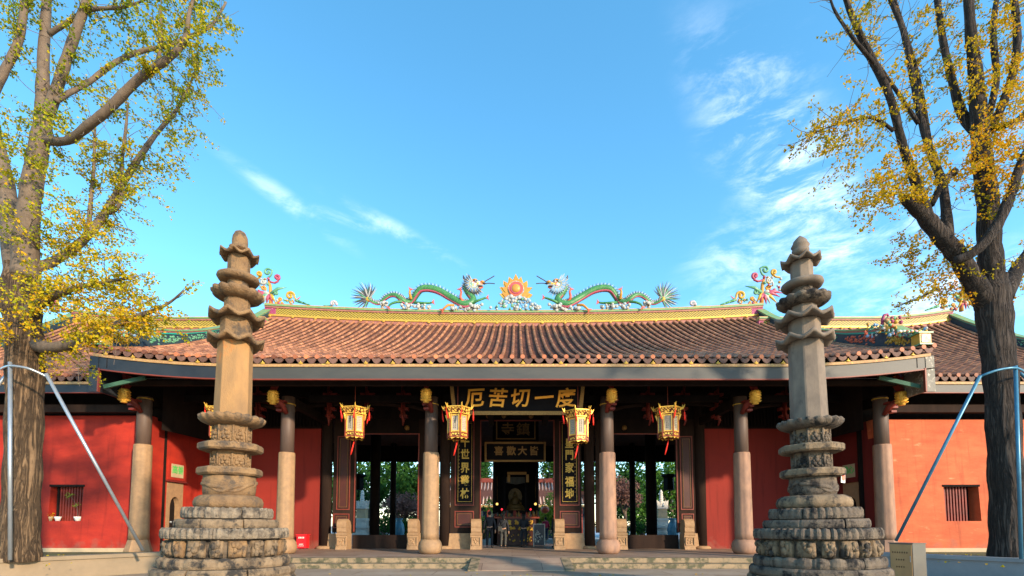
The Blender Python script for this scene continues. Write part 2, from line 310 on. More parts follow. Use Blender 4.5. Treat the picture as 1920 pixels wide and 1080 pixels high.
mat('marble', (.60, .55, .46), (.48, .43, .36), rough=.7, scale=5, bump=.3)
mat('sandstone', (.50, .36, .20), (.40, .29, .17), rough=.8, scale=6, bump=.4)
mat('courtyard_tile', (.55, .40, .32), (.40, .26, .20), rough=.6, scale=6, var=.25)
mat('skin', (.45, .26, .17)); mat('hair', (.012, .010, .009)); mat('cloth_dark', (.020, .022, .028), (.012, .013, .018))
mat('cloth_crimson', (.45, .02, .09), (.35, .015, .07)); mat('denim', (.03, .05, .11), (.02, .035, .08)); mat('cloth_grey', (.06, .06, .055))
mat('trainer', (.3, .3, .3))
mat('vase_glaze', (.10, .22, .26), (.06, .14, .18), rough=.2)
mat('courtyard_paving', (.30, .32, .36), (.24, .26, .30), rough=.7, scale=2)
em = mat('lamp_red', (.9, .03, .02)); em.node_tree.nodes['Principled BSDF'].inputs['Emission Color'].default_value = (1, .03, .05, 1); em.node_tree.nodes['Principled BSDF'].inputs['Emission Strength'].default_value = 1.2
em = mat('lamp_gold', (.9, .6, .1)); em.node_tree.nodes['Principled BSDF'].inputs['Emission Color'].default_value = (1, .6, .15, 1); em.node_tree.nodes['Principled BSDF'].inputs['Emission Strength'].default_value = .8
leafmat('ginkgo_leaf_left', [(0, (.10, .17, .012)), (.35, (.28, .31, .015)), (.7, (.52, .40, .015)), (1, (.66, .34, .01))])
leafmat('ginkgo_leaf_right', [(0, (.20, .20, .012)), (.3, (.42, .32, .012)), (.7, (.60, .36, .01)), (1, (.66, .27, .006))])
leafmat('green_leaf', [(0, (.015, .05, .015)), (.5, (.04, .12, .02)), (1, (.12, .24, .03))])
leafmat('lime_leaf', [(0, (.10, .20, .02)), (.5, (.25, .36, .04)), (1, (.45, .50, .08))])
leafmat('bronze_leaf', [(0, (.12, .06, .05)), (.5, (.24, .13, .10)), (1, (.38, .20, .16))])

# ---------------------------------------------------------------- mesh helpers
class MB:
    def __init__(s): s.v = []; s.f = []; s.m = []; s.a = []; s.s = []
    def add(s, vs, fs, mi=0, a=.5, sm=False):
        o = len(s.v); s.v += [tuple(x) for x in vs]
        for f in fs: s.f.append([i + o for i in f]); s.m.append(mi); s.a.append(a); s.s.append(sm)
    def box(s, x0, x1, y0, y1, z0, z1, mi=0, a=.5):
        s.add([(x0, y0, z0), (x1, y0, z0), (x1, y1, z0), (x0, y1, z0), (x0, y0, z1), (x1, y0, z1), (x1, y1, z1), (x0, y1, z1)],
              [(0, 3, 2, 1), (4, 5, 6, 7), (0, 1, 5, 4), (1, 2, 6, 5), (2, 3, 7, 6), (3, 0, 4, 7)], mi, a)
    def hexa(s, p, mi=0, a=.5):   # eight corners in box order
        s.add(p, [(0, 3, 2, 1), (4, 5, 6, 7), (0, 1, 5, 4), (1, 2, 6, 5), (2, 3, 7, 6), (3, 0, 4, 7)], mi, a)
    def bar(s, a_, b_, w, h, mi=0):   # rectangular bar between two points
        a_, b_ = Vector(a_), Vector(b_); d = (b_ - a_).normalized(); up = Vector((0, 0, 1)) if abs(d.z) < .95 else Vector((0, 1, 0))
        r = d.cross(up).normalized() * w / 2; u = r.cross(d).normalized() * h / 2
        s.add([a_ - r - u, a_ + r - u, a_ + r + u, a_ - r + u, b_ - r - u, b_ + r - u, b_ + r + u, b_ - r + u],
              [(0, 1, 2, 3), (7, 6, 5, 4), (0, 4, 5, 1), (1, 5, 6, 2), (2, 6, 7, 3), (3, 7, 4, 0)], mi)
    def tube(s, pts, rad, n=8, mi=0, cap=True, a=.5, noise=0, flat=1.0):
        pts = [Vector(p) for p in pts]
        if isinstance(rad, (int, float)): rad = [rad] * len(pts)
        vs = []; ref = None
        for i, p in enumerate(pts):
            d = (pts[min(i + 1, len(pts) - 1)] - pts[max(i - 1, 0)]).normalized()
            if ref is None: ref = Vector((0, 1, 0)) if abs(d.y) < .9 else Vector((1, 0, 0))
            r = (ref - d * ref.dot(d)).normalized(); ref = r; u = d.cross(r)
            for k in range(n):
                t = 2 * math.pi * k / n; q = rad[i] * (1 + (random.uniform(-noise, noise) if noise else 0))
                vs.append(p + (r * math.cos(t) * flat + u * math.sin(t)) * q)
        fs = [(i * n + k, i * n + (k + 1) % n, (i + 1) * n + (k + 1) % n, (i + 1) * n + k) for i in range(len(pts) - 1) for k in range(n)]
        if cap: fs += [tuple(reversed(range(n))), tuple((len(pts) - 1) * n + k for k in range(n))]
        s.add(vs, fs, mi, a, n > 5)
    def lathe(s, c, prof, n=24, mi=0, fn=None, sm=True, ph=0.0, cap=True):
        vs = []
        for j, (r, z) in enumerate(prof):
            for k in range(n):
                t = 2 * math.pi * (k + ph) / n; rr, dz = r, 0
                if fn: rr, dz = fn(j, t, r, z)
                vs.append((c[0] + rr * math.cos(t), c[1] + rr * math.sin(t), c[2] + z + dz))
        m_ = len(prof)
        fs = [(j * n + k, j * n + (k + 1) % n, (j + 1) * n + (k + 1) % n, (j + 1) * n + k) for j in range(m_ - 1) for k in range(n)]
        if cap: fs += [tuple(reversed(range(n))), tuple((m_ - 1) * n + k for k in range(n))]
        s.add(vs, fs, mi, .5, sm)
    def ball(s, c, r, mi=0, seg=10, a=.5):
        if isinstance(r, (int, float)): r = (r, r, r)
        rg = max(4, seg // 2 + 1); vs = [(c[0], c[1], c[2] + r[2])]
        for i in range(1, rg):
            p = math.pi * i / rg
            for k in range(seg):
                t = 2 * math.pi * k / seg; vs.append((c[0] + r[0] * math.sin(p) * math.cos(t), c[1] + r[1] * math.sin(p) * math.sin(t), c[2] + r[2] * math.cos(p)))
        vs.append((c[0], c[1], c[2] - r[2])); b = len(vs) - 1
        fs = [(0, 1 + k, 1 + (k + 1) % seg) for k in range(seg)]
        for i in range(rg - 2): fs += [(1 + i * seg + k, 1 + (i + 1) * seg + k, 1 + (i + 1) * seg + (k + 1) % seg, 1 + i * seg + (k + 1) % seg) for k in range(seg)]
        fs += [(b, 1 + (rg - 2) * seg + (k + 1) % seg, 1 + (rg - 2) * seg + k) for k in range(seg)]
        s.add(vs, fs, mi, a, True)
    def prism(s, pts, y0, y1, mi=0, axis='y', a=.5):   # outline in XZ (or YZ / XY) given a thickness
        n = len(pts)
        def q(p, d): return (p[0], d, p[1]) if axis == 'y' else ((d, p[0], p[1]) if axis == 'x' else (p[0], p[1], d))
        vs = [q(p, y0) for p in pts] + [q(p, y1) for p in pts]
        s.add(vs, [tuple(range(n)), tuple(reversed(range(n, 2 * n)))] + [(i, i + n, (i + 1) % n + n, (i + 1) % n) for i in range(n)], mi, a)
    def spike(s, a_, b_, w, mi=0, bend=(0, 0, 0)):
        a_, b_ = Vector(a_), Vector(b_); mid = (a_ + b_) / 2 + Vector(bend)
        s.tube([a_, a_.lerp(mid, .6), mid, mid.lerp(b_, .6), b_], [w, w, w * .8, w * .5, w * .08], 5, mi)
    def build(s, name, mats, parent=None, origin=None, smooth=None):
        me = bpy.data.meshes.new(name)
        o = Vector(origin) if origin is not None else Vector((0, 0, 0))
        if parent is not None and origin is None: o = Vector(ORG.get(parent.name, (0, 0, 0)))
        me.from_pydata([(x - o.x, y - o.y, z - o.z) for x, y, z in s.v], [], s.f)
        if isinstance(mats, str): mats = [mats]
        for q in mats: me.materials.append(MATS[q])
        me.polygons.foreach_set('material_index', s.m)
        me.polygons.foreach_set('use_smooth', s.s if smooth is None else [smooth] * len(s.f))
        at = me.attributes.new('var', 'FLOAT', 'FACE'); at.data.foreach_set('value', s.a)
        ob = bpy.data.objects.new(name, me); C.objects.link(ob)
        if parent is not None: ob.parent = parent; ORG[ob.name] = tuple(o)
        else: ob.location = o
        return ob
ORG = {}
def thing(name, label, cat, loc=(0, 0, 0), group=None, rot=(0, 0, 0), local=False):
    o = bpy.data.objects.new(name, None); C.objects.link(o); o.location = loc; o.rotation_euler = rot; o.empty_display_size = .2
    o['label'] = label; o['category'] = cat
    if group: o['group'] = group
    ORG[o.name] = (0, 0, 0) if local else tuple(loc)
    return o
def tag(o, label, cat, group=None):
    o['label'] = label; o['category'] = cat
    if group: o['group'] = group
    return o
def struct(o): o['kind'] = 'structure'; return o
def copy_tree(o, parent=None):
    c = o.copy(); C.objects.link(c)
    if parent is not None: c.parent = parent
    ORG[c.name] = ORG.get(o.name, (0, 0, 0))
    for ch in list(o.children): copy_tree(ch, c)
    return c
def text(body, size, m, parent, loc, rot=(R(90), 0, 0), extrude=.01, off=0.0, name='lettering', sx=1.0, sy=1.0, shear=0.0):
    c = bpy.data.curves.new('txt', 'FONT'); c.body = body; c.size = size; c.extrude = extrude; c.offset = off
    c.align_x = 'CENTER'; c.align_y = 'CENTER'; c.resolution_u = 2; c.shear = shear
    t = bpy.data.objects.new('txt', c); C.objects.link(t); bpy.context.view_layer.update()
    me = bpy.data.meshes.new_from_object(t.evaluated_get(bpy.context.evaluated_depsgraph_get())); bpy.data.objects.remove(t)
    M = Matrix.Translation(Vector(loc) - Vector(ORG.get(parent.name, (0, 0, 0)))) @ Matrix.Rotation(rot[2], 4, 'Z') @ Matrix.Rotation(rot[1], 4, 'Y') @ Matrix.Rotation(rot[0], 4, 'X') @ Matrix.Diagonal((sx, sy, 1, 1))
    me.transform(M); me.materials.clear(); me.materials.append(MATS[m])
    o = bpy.data.objects.new(name, me); C.objects.link(o); o.parent = parent; ORG[o.name] = ORG.get(parent.name, (0, 0, 0))
    return o

# ---------------------------------------------------------------- setting: ground, platform, planters
PLZ = .31
b = MB(); b.box(-400, 400, -60, 900, -.6, 0); struct(b.build('ground', 'granite_paving'))
YF = 16.8
b = MB(); b.box(-10.3, 10.4, YF, 39.5, .02, PLZ, 0); b.box(-26, -10.3, 18.9, 39.5, .02, PLZ, 0); b.box(10.4, 26, 18.9, 39.5, .02, PLZ, 0)
struct(b.build('stone_platform', 'platform_stone'))
rx0, rx1 = PX(886, YF, 1045), PX(1066, YF, 1045)
for nm, x0, x1 in (('step', -10.3, rx0), ('step', rx1, 10.4)):
    b = MB(); b.box(x0, x1, YF - .03, YF + .35, .16, PLZ + .004, 0); b.box(x0, x1, YF - .55, YF + .02, .004, .155, 0)
    for k in range(1, 5):   # joints
        pass
    struct(b.build('stone_steps', 'step_stone'))
b = MB()
ry = 15.35
b.hexa([(rx0, ry, .006), (rx1, ry, .006), (rx1, YF, .006), (rx0, YF, .006), (rx0, ry, .03), (rx1, ry, .03), (rx1, YF + .02, PLZ + .006), (rx0, YF + .02, PLZ + .006)])
struct(b.build('ramp', 'platform_stone'))
b = MB()
for x0, x1 in ((rx0 - .03, rx0 + .27), (rx1 - .27, rx1 + .03)):
    b.hexa([(x0, ry - .03, .004), (x1, ry - .03, .004), (x1, YF - .6, .004), (x0, YF - .6, .004), (x0, ry - .03, .05), (x1, ry - .03, .05), (x1, YF + .03, PLZ + .02), (x0, YF + .03, PLZ + .02)])
struct(b.build('ramp_border', 'step_stone'))
b = MB(); b.box(-60, 60, 39.5, 120, .004, .02); struct(b.build('courtyard_path', 'courtyard_paving'))

def planter(sx, m, lab):
    # low bench-height curb that splays away from the steps; soil behind it
    pts = [(-14.6, 8.6), (-12.5, 12.1), (-10.6, 15.1), (-10.35, 15.8), (-10.5, 17.0)]
    if sx > 0: pts = [(-x + .15, y) for x, y in pts]
    t = thing('planter', lab, 'planter', (pts[2][0], pts[2][1], 0))
    b = MB(); c2 = MB(); w = .42
    def inner(i):
        p = Vector(pts[i]); d = (Vector(pts[min(i + 1, 4)]) - Vector(pts[max(i - 1, 0)])).normalized(); n = Vector((-d.y, d.x)) if sx < 0 else Vector((d.y, -d.x))
        return p, n
    for i in range(4):
        (p, n), (q, n2) = inner(i), inner(i + 1)
        for mb, e, z0, z1, ww in ((b, 0, 0.002, .50, w), (c2, -.05, .50, .60, w + .05)):
            a0, a1, b0, b1 = p + n * e, p + n * ww, q + n2 * e, q + n2 * ww
            mb.hexa([(*a0, z0), (*b0, z0), (*b1, z0), (*a1, z0), (*a0, z1), (*b0, z1), (*b1, z1), (*a1, z1)])
    b.build('curb_wall', m, t); c2.build('coping', m, t)
    b = MB(); poly = [(p[0], p[1]) for p in pts] + [(sx * 30, 17.0), (sx * 30, 8.6)]
    poly = [(x + (-.2 if sx < 0 else .2), y) for x, y in poly]
    b.prism(poly, 0.0, .42, axis='z'); b.box(*(sorted((sx * 10.6, sx * 30))), 17.0, 18.9, 0, .40)
    b.build('soil', 'soil', t)
planter(-1, 'concrete', 'low concrete planter curb toned sunlit tan on the left in front of the red wall')
planter(1, 'shaded_concrete', 'low concrete planter curb on the right toned shaded grey behind the sign box')

# ---------------------------------------------------------------- roofs
def smooth(x): x = max(0, min(1, x)); return x * x * (3 - 2 * x)
class Roof:
    def __init__(s, xe0, xe1, xr0, xr1, Ye, Yr, Ze, Zr, el, rl, w, sag=.30, lc=None):
        s.__dict__.update(locals())
    def eave(s, u):
        d = max(0, abs(u - .5) * 2 - .62) / .38
        return s.el * d * d * (1 if (s.lc is None or (u - .5) * s.lc > 0) else 0)
    def ridge(s, u):
        d = abs(u - .5) * 2
        return s.rl * d ** 2.2 * (1 if (s.lc is None or (u - .5) * s.lc > 0) else 0)
    def at(s, u, t, h=0):
        x = (s.xe0 + (s.xe1 - s.xe0) * u) * (1 - t) + (s.xr0 + (s.xr1 - s.xr0) * u) * t
        z = s.Ze + (s.Zr - s.Ze) * (t * (1 - s.sag) + s.sag * t * t) + s.eave(u) * (1 - t) ** 3 + s.ridge(u) * t
        return Vector((x, s.Ye + (s.Yr - s.Ye) * t, z + h))
def tile_roof(rf, parent, ncol, nrow, rad=.072):
    rnd = random.Random(3)
    roof = MB(); pan = MB()
    # pan tiles: stepped courses between the rolls
    for r in range(nrow):
        t0, t1 = r / nrow, (r + 1) / nrow
        for c in range(ncol):
            u0, u1 = c / ncol, (c + 1) / ncol; um = (u0 + u1) / 2; a = rnd.random()
            p = [rf.at(u0, t0, .035), rf.at(um, t0, -.035), rf.at(u1, t0, .035), rf.at(u1, t1, .0), rf.at(um, t1, -.06), rf.at(u0, t1, .0)]
            roofs = [p[0], p[1], p[4], p[5]], [p[1], p[2], p[3], p[4]]
            pan.add(p, [(0, 1, 4, 5), (1, 2, 3, 4)], 0, a)
            lip = [rf.at(u0, t0, -.02), rf.at(um, t0, -.08), rf.at(u1, t0, -.02)]
            pan.add([p[0], p[1], p[2]] + lip, [(0, 3, 4, 1), (1, 4, 5, 2)], 0, a * .5)
    pn = pan.build('pan_tiles', 'pan_tile', parent)
    roll = MB(); cap = MB(); ns = 6
    for c in range(ncol + 1):
        u = c / ncol; base = rnd.uniform(-.12, .12)
        jx = rnd.uniform(-.008, .008)
        for r in range(nrow):
            t0, t1 = r / nrow - .001, (r + 1) / nrow + .004; vs = []
            a = min(1, max(0, .5 + base + rnd.uniform(-.38, .38)))
            dz = rnd.uniform(-.006, .006)
            for t, q in ((t0, rad * 1.06), (t1, rad * .86)):
                p = rf.at(u, t, .03 + dz)
                for k in range(ns + 1):
                    w = math.pi * k / ns; vs.append((p.x + q * math.cos(w) + jx, p.y - q * .3 * math.sin(w), p.z + q * math.sin(w)))
            n = ns + 1
            roll.add(vs, [(k, k + 1, n + k + 1, n + k) for k in range(ns)], 0, a, True)
            roll.add(vs[:n], [tuple(reversed(range(n)))], 0, 0.0)
        p = rf.at(u, 0, .03); a = rnd.random()
        q = rad * 1.12; y = p.y - .05
        ring = [(p.x + jx + q * math.cos(2 * math.pi * k / 10), y, p.z + .02 + q * math.sin(2 * math.pi * k / 10)) for k in range(10)]
        bk = [(x, y + .10, z) for x, _, z in ring]
        cap.add(ring + bk, [tuple(reversed(range(10)))] + [(k, (k + 1) % 10, 10 + (k + 1) % 10, 10 + k) for k in range(10)], 0, a)
    roll.build('tile_rolls', 'roof_tile', parent); cap.build('eave_tile_caps', 'tile_cap', parent)
    dr = MB()
    for c in range(ncol):
        p = rf.at((c + .5) / ncol, 0, 0); w = abs(rf.xe1 - rf.xe0) / ncol * .44; a = rnd.random(); tip = rnd.uniform(.9, 1.1)
        pts = [(p.x - w, p.z + .03), (p.x - w * .9, p.z - .07), (p.x - w * .5, p.z - .155 * tip), (p.x, p.z - .19 * tip), (p.x + w * .5, p.z - .155 * tip), (p.x + w * .9, p.z - .07), (p.x + w, p.z + .03), (p.x, p.z - .03)]
        dr.prism(pts, p.y - .03, p.y + .01, a=a)
    dr.build('drip_tiles', 'drip_tile', parent)

def strip(mb, rf, u0, u1, dy0, dy1, z0, z1, mi=0, n=30):
    for i in range(n):
        ua, ub = u0 + (u1 - u0) * i / n, u0 + (u1 - u0) * (i + 1) / n; a, c = rf.at(ua, 0), rf.at(ub, 0)
        mb.hexa([(a.x, a.y + dy0, a.z + z0), (c.x, c.y + dy0, c.z + z0), (c.x, c.y + dy1, c.z + z0), (a.x, a.y + dy1, a.z + z0),
                 (a.x, a.y + dy0, a.z + z1), (c.x, c.y + dy0, c.z + z1), (c.x, c.y + dy1, c.z + z1), (a.x, a.y + dy1, a.z + z1)], mi)
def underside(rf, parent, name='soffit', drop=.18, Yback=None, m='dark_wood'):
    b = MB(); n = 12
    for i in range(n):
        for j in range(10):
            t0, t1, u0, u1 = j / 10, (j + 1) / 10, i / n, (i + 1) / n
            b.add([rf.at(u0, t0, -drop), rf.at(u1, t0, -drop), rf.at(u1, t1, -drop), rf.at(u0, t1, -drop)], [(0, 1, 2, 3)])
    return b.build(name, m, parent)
def backslope(rf, parent, m='pan_tile'):
    b = MB(); n = 12
    for i in range(n):
        for j in range(8):
            t0, t1, u0, u1 = j / 8, (j + 1) / 8, i / n, (i + 1) / n; q = []
            for u, t in ((u0, t0), (u1, t0), (u1, t1), (u0, t1)):
                p = rf.at(u, t); q.append((p.x, 2 * rf.Yr - p.y, p.z))
            q2 = [(x, y, z - .2) for x, y, z in q]
            b.add(q + q2, [(3, 2, 1, 0), (4, 5, 6, 7)])
    return b.build('rear_slope', m, parent)
def ridge_band(rf, parent, u0, u1, h0, hs, m_ends=True):
    # layered ridge: yellow foot, lattice panel, rose line, green coping
    lay = [(0, .10, .17, 'bright_gold'), (.10, .46, .13, 'lattice_yellow'), (.46, .56, .17, 'rose_trim'), (.56, .66, .21, 'green_trim'), (.66, .71, .17, 'orange_trim')]
    names = ['ridge_foot', 'ridge_lattice', 'ridge_moulding', 'ridge_coping', 'ridge_line']
    n = 44
    for (a0, a1, w, m), nm in zip(lay, names):
        b = MB()
        for i in range(n):
            ua, ub = u0 + (u1 - u0) * i / n, u0 + (u1 - u0) * (i + 1) / n; p, q = rf.at(ua, 1), rf.at(ub, 1)
            mi = 1 if (m == 'lattice_yellow' and m_ends and (i < 1 or i >= n - 1)) else 0
            z0, z1 = h0 + a0 * hs, h0 + a1 * hs
            b.hexa([(p.x, p.y - w, p.z + z0), (q.x, q.y - w, q.z + z0), (q.x, q.y + w, q.z + z0), (p.x, p.y + w, p.z + z0),
                    (p.x, p.y - w, p.z + z1), (q.x, q.y - w, q.z + z1), (q.x, q.y + w, q.z + z1), (p.x, p.y + w, p.z + z1)], mi)
            if nm == 'ridge_foot' and i % 2 == 0:
                c = rf.at((ua + ub) / 2, 1); b.lathe((0, 0, 0), [(.001, 0)], 3) if False else b.ball((c.x, c.y - w, c.z + z0 - .02), (.09, .03, .06), 0, 8)
        b.build(nm, [m, 'purple_trim'], parent)
    # plastered throat under the ridge
    b = MB()
    for i in range(n):
        ua, ub = u0 + (u1 - u0) * i / n, u0 + (u1 - u0) * (i + 1) / n; p, q = rf.at(ua, 1), rf.at(ub, 1)
        b.hexa([(p.x, p.y - .14, p.z - .2), (q.x, q.y - .14, q.z - .2), (q.x, q.y + .14, q.z - .2), (p.x, p.y + .14, p.z - .2),
                (p.x, p.y - .12, p.z + h0), (q.x, q.y - .12, q.z + h0), (q.x, q.y + .12, q.z + h0), (p.x, p.y + .12, p.z + h0)])
    b.build('ridge_throat', 'rose_trim', parent)

def slope_ridge(parent, pts, heights, inward, relief):
    # ridge running down the verge: navy panel with coloured relief, turquoise line, pale coping
    w = .16; col = [('navy_panel', 0, .70, w), ('turquoise_trim', .70, .80, w + .03), ('rose_trim', .80, .90, w + .05), ('green_trim', .90, 1.0, w + .08)]
    for k, (m, a0, a1, ww) in enumerate(col):
        b = MB()
        for i in range(len(pts) - 1):
            p, q, h, g = Vector(pts[i]), Vector(pts[i + 1]), heights[i], heights[i + 1]
            b.hexa([(p.x - ww, p.y, p.z + h * a0), (q.x - ww, q.y, q.z + g * a0), (q.x + ww, q.y, q.z + g * a0), (p.x + ww, p.y, p.z + h * a0),
                    (p.x - ww, p.y, p.z + h * a1), (q.x - ww, q.y, q.z + g * a1), (q.x + ww, q.y, q.z + g * a1), (p.x + ww, p.y, p.z + h * a1)])
        b.build(['verge_panel', 'verge_line', 'verge_moulding', 'verge_coping'][k], m, parent)
    rnd = random.Random(5)
    for (s0, s1, m) in relief:
        b = MB(); n = 16
        for j in range(n):
            s_ = s0 + (s1 - s0) * (j + .5) / n; f = s_ * (len(pts) - 1); i = min(int(f), len(pts) - 2); f -= i
            p = Vector(pts[i]).lerp(Vector(pts[i + 1]), f); h = heights[i] * (1 - f) + heights[i + 1] * f
            for kk in range(4):
                zz = p.z + h * rnd.uniform(.20, .56); rr = h * rnd.uniform(.035, .075)
                b.ball((p.x + inward * w, p.y + rnd.uniform(-.12, .12), zz), (rr * .6, rr * 1.6, rr), 0, 7)
        b.build('verge_relief', m, parent)

HALL = thing('temple_gate_hall', 'wide open-fronted temple gate hall with brown tiled roof, stone columns and red side walls', 'temple hall', (0, 19.3, PLZ))
EZ = PZ(672, 17.0); RZ = PZ(609, 27.0)
MR = Roof(-14.75, 14.75, -13.75, 13.95, 17.0, 27.0, EZ, RZ, .40, .42, None)
mr_roof = MB()
# roof body is a part; tiles, ridge and trims are its sub-parts
for i in range(12):
    u0, u1 = i / 12, (i + 1) / 12
    for j in range(10):
        t0, t1 = j / 10, (j + 1) / 10
        mr_roof.add([MR.at(u0, t0, -.07), MR.at(u1, t0, -.07), MR.at(u1, t1, -.07), MR.at(u0, t1, -.07)], [(0, 1, 2, 3)])
ROOF = mr_roof.build('roof', 'pan_tile', HALL)
tile_roof(MR, ROOF, 78, 34)
underside(MR, ROOF); backslope(MR, ROOF)
ridge_band(MR, ROOF, 0.0, 1.0, .06, 1.0)
# eave boards
b = MB(); strip(b, MR, .004, .996, -.02, .10, -.30, -.20); b.build('eave_strip', 'gold_strip', ROOF)
b = MB(); strip(b, MR, .0, .18, 0.02, .10, -.72, -.30, 0); strip(b, MR, .18, 1., 0.02, .10, -.72, -.30, 1)
b.build('fascia', ['fascia_left', 'fascia_paint'], ROOF)
b = MB(); strip(b, MR, .0, 1., 0.0, .11, -.76, -.72, 0); b.build('fascia_edge', 'red_line', ROOF)
# small gilt leaves under the drip tiles
b = MB()
for c in range(1, 78, 3):
    p = MR.at((c + (.5 if c % 2 else 0)) / 78, 0); b.ball((p.x, p.y - .03, p.z - .18), (.09, .02, .04), 0, 6); b.ball((p.x, p.y - .03, p.z - .13), (.03, .02, .04), 0, 6)
b.build('gilt_leaves', 'bright_gold', ROOF)
for sx in (-1, 1):   # board that steps down to the wing eave, with its green strut
    b = MB(); xe = MR.at(0 if sx < 0 else 1, 0).x; zt = MR.at(0, 0).z
    x0, x1 = sorted((xe, xe - sx * .30)); zb = PZ(735, 17.05)
    b.box(x0, x1, 17.0, 17.07, zb, zt - .30, 0); b.box(*sorted((xe, xe - sx * .08)), 17.075, 18.6, zb + .1, zt - .35, 0)
    xl = xe - sx * .30; a, c = sorted((xl, xl - sx * .05)); b.box(a, c, 16.99, 17.08, zb, zt - .74, 1)
    b.build('drop_board', ['peeling_paint' if sx > 0 else 'fascia_left', 'red_line'], ROOF)
    b = MB(); b.bar((xl, 17.3, zb + .25), (xl - sx * 1.3, 17.5, zb + .65), .10, .14); b.build('strut', 'strut_green', ROOF)
    # verge ridge
    pts = [MR.at(.004 if sx < 0 else .996, t, .02) for t in (1, .9, .78, .64, .5, .36, .24, .13, .04)]
    hh = [.50, .42, .40, .44, .52, .64, .78, .88, .42]
    slope_ridge(ROOF, pts, hh, -sx, [(.42, .58, 'porcelain_mint'), (.62, .78, 'porcelain_red' if sx > 0 else 'porcelain_mint'), (.84, .97, 'porcelain_yellow')])
    # front end block with framed flower panel, small tiled cap and curled finial
    p = MR.at(.0 if sx < 0 else 1, .03); x = p.x - sx * .1
    x -= sx * .12
    b = MB(); b.box(x - .20, x + .20, 17.02, 17.4, p.z + .05, p.z + .42, 0); b.box(x - .15, x + .15, 17.0, 17.03, p.z + .09, p.z + .38, 1)
    b.box(x - .26, x + .26, 16.98, 17.45, p.z + .42, p.z + .47, 2); b.box(x - .25, x + .25, 16.96, 17.4, p.z + .0, p.z + .045, 2)
    for k in range(7): b.ball((x - .8 * sx + k * .14 * sx, 17.15, p.z + .52 + .01 * (k % 2)), (.07, .09, .06), 3, 8)
    b.build('corner_block', ['porcelain_yellow', 'mosaic', 'porcelain_mint', 'mosaic'], ROOF)
    b = MB(); rnd = random.Random(77)
    for k in range(90):
        u_ = rnd.random(); zz_ = p.z + .5 + (.45 if u_ > .45 else .12) * rnd.random() + .42 * max(0, u_ - .35)
        b.ball((x - sx * 1.35 * u_ + .1 * sx, 17.15 + 1.1 * u_ + rnd.uniform(-.1, .05), zz_), (rnd.uniform(.03, .07),) * 2 + (rnd.uniform(.03, .08),), rnd.randrange(5), 6)
    b.build('verge_figures', ['porcelain_yellow', 'porcelain_mint', 'porcelain_red', 'porcelain_white', 'porcelain_blue'], ROOF)
    b = MB()
    q = MR.at(.0 if sx < 0 else 1, .16); qx = q.x - sx * .15; z = q.z + .75
    b.box(*sorted((qx + sx * .3, qx - sx * .4)), 18.3, 18.6, z - .1, z + .12, 0)
    for k in range(14): b.ball((qx + sx * random.uniform(-.35, .3), 18.3, z + random.uniform(.1, .42) * (1 - .4 * random.random())), random.uniform(.05, .09), k % 4, 7)
    b.tube([(qx - sx * .40, 18.4, z + .05), (qx - sx * .38, 18.4, z + .3), (qx - sx * .32, 18.4, z + .46), (qx - sx * .20, 18.4, z + .50), (qx - sx * .15, 18.4, z + .42), (qx - sx * .22, 18.4, z + .38)], [.06, .06, .05, .045, .035, .02], 7, 1)
    b.build('verge_finial', ['gold_strip', 'purple_trim', 'porcelain_yellow', 'porcelain_mint'], ROOF)
# gable walls closing the hall's sides above the wings
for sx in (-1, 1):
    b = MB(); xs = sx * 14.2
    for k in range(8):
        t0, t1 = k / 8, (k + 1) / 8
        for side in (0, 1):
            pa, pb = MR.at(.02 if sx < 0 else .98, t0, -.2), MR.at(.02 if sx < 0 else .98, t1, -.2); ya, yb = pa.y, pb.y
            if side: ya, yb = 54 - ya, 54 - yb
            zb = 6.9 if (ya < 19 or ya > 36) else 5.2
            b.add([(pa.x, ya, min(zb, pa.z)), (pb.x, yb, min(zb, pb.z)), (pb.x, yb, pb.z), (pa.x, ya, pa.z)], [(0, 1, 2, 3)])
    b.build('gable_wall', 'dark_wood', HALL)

# ---------------------------------------------------------------- hall columns, beams, brackets
def front_column(x, y, outer=False, m='column_granite'):
    top = PZ(745, y)
    sl = PZ(834 if outer else 849, y)
    b = MB(); r = .255
    b.tube([(x, y, sl - .1), (x, y, sl + 1.0), (x, y, top)], [r, r, r * .97], 20)
    col = b.build('column', 'column_wood', HALL)
    b = MB(); b.tube([(x, y, top - (.32 if not outer else .1)), (x, y, top - (.28 if not outer else .06))], [r + .02] * 2, 20); b.build('gilt_ring', 'bright_gold', col)
    b = MB(); n = 48
    def fl(j, t, rr, z): return rr * (1 + .045 * (abs(math.cos(4 * t)) ** .7 - .5)), 0
    b.lathe((x, y, 0), [(.335, PLZ + .55), (.33, PLZ + .8), (.315, 2.6), (.305, sl - .06), (.29, sl)], n, fn=fl)
    b.build('stone_sleeve', m, col)
    b = MB()
    if not outer:
        b.lathe((x, y, PLZ), [(.30, 0), (.40, .05), (.455, .16), (.465, .30), (.43, .44), (.36, .54), (.31, .58)], 28)
    else:
        b.lathe((x, y, PLZ), [(.46, 0), (.47, .12), (.40, .34), (.36, .5), (.33, .58)], 8, sm=False)
    b.build('base_stone', m, col)
fx = [PX(270, 19.3), PX(539.5, 19.3), PX(809, 19.3), PX(1138, 19.3), PX(1389, 19.3), PX(1652, 19.3)]
cm = ['column_granite', 'column_granite', 'column_granite', 'column_pink_granite', 'column_pink_granite', 'column_pink_granite']
for i, x in enumerate(fx): front_column(x, 19.3, i in (0, 5), cm[i])
dx = [PX(614, 23.5), PX(835, 23.5), PX(1104, 23.5), PX(1311, 23.5)]
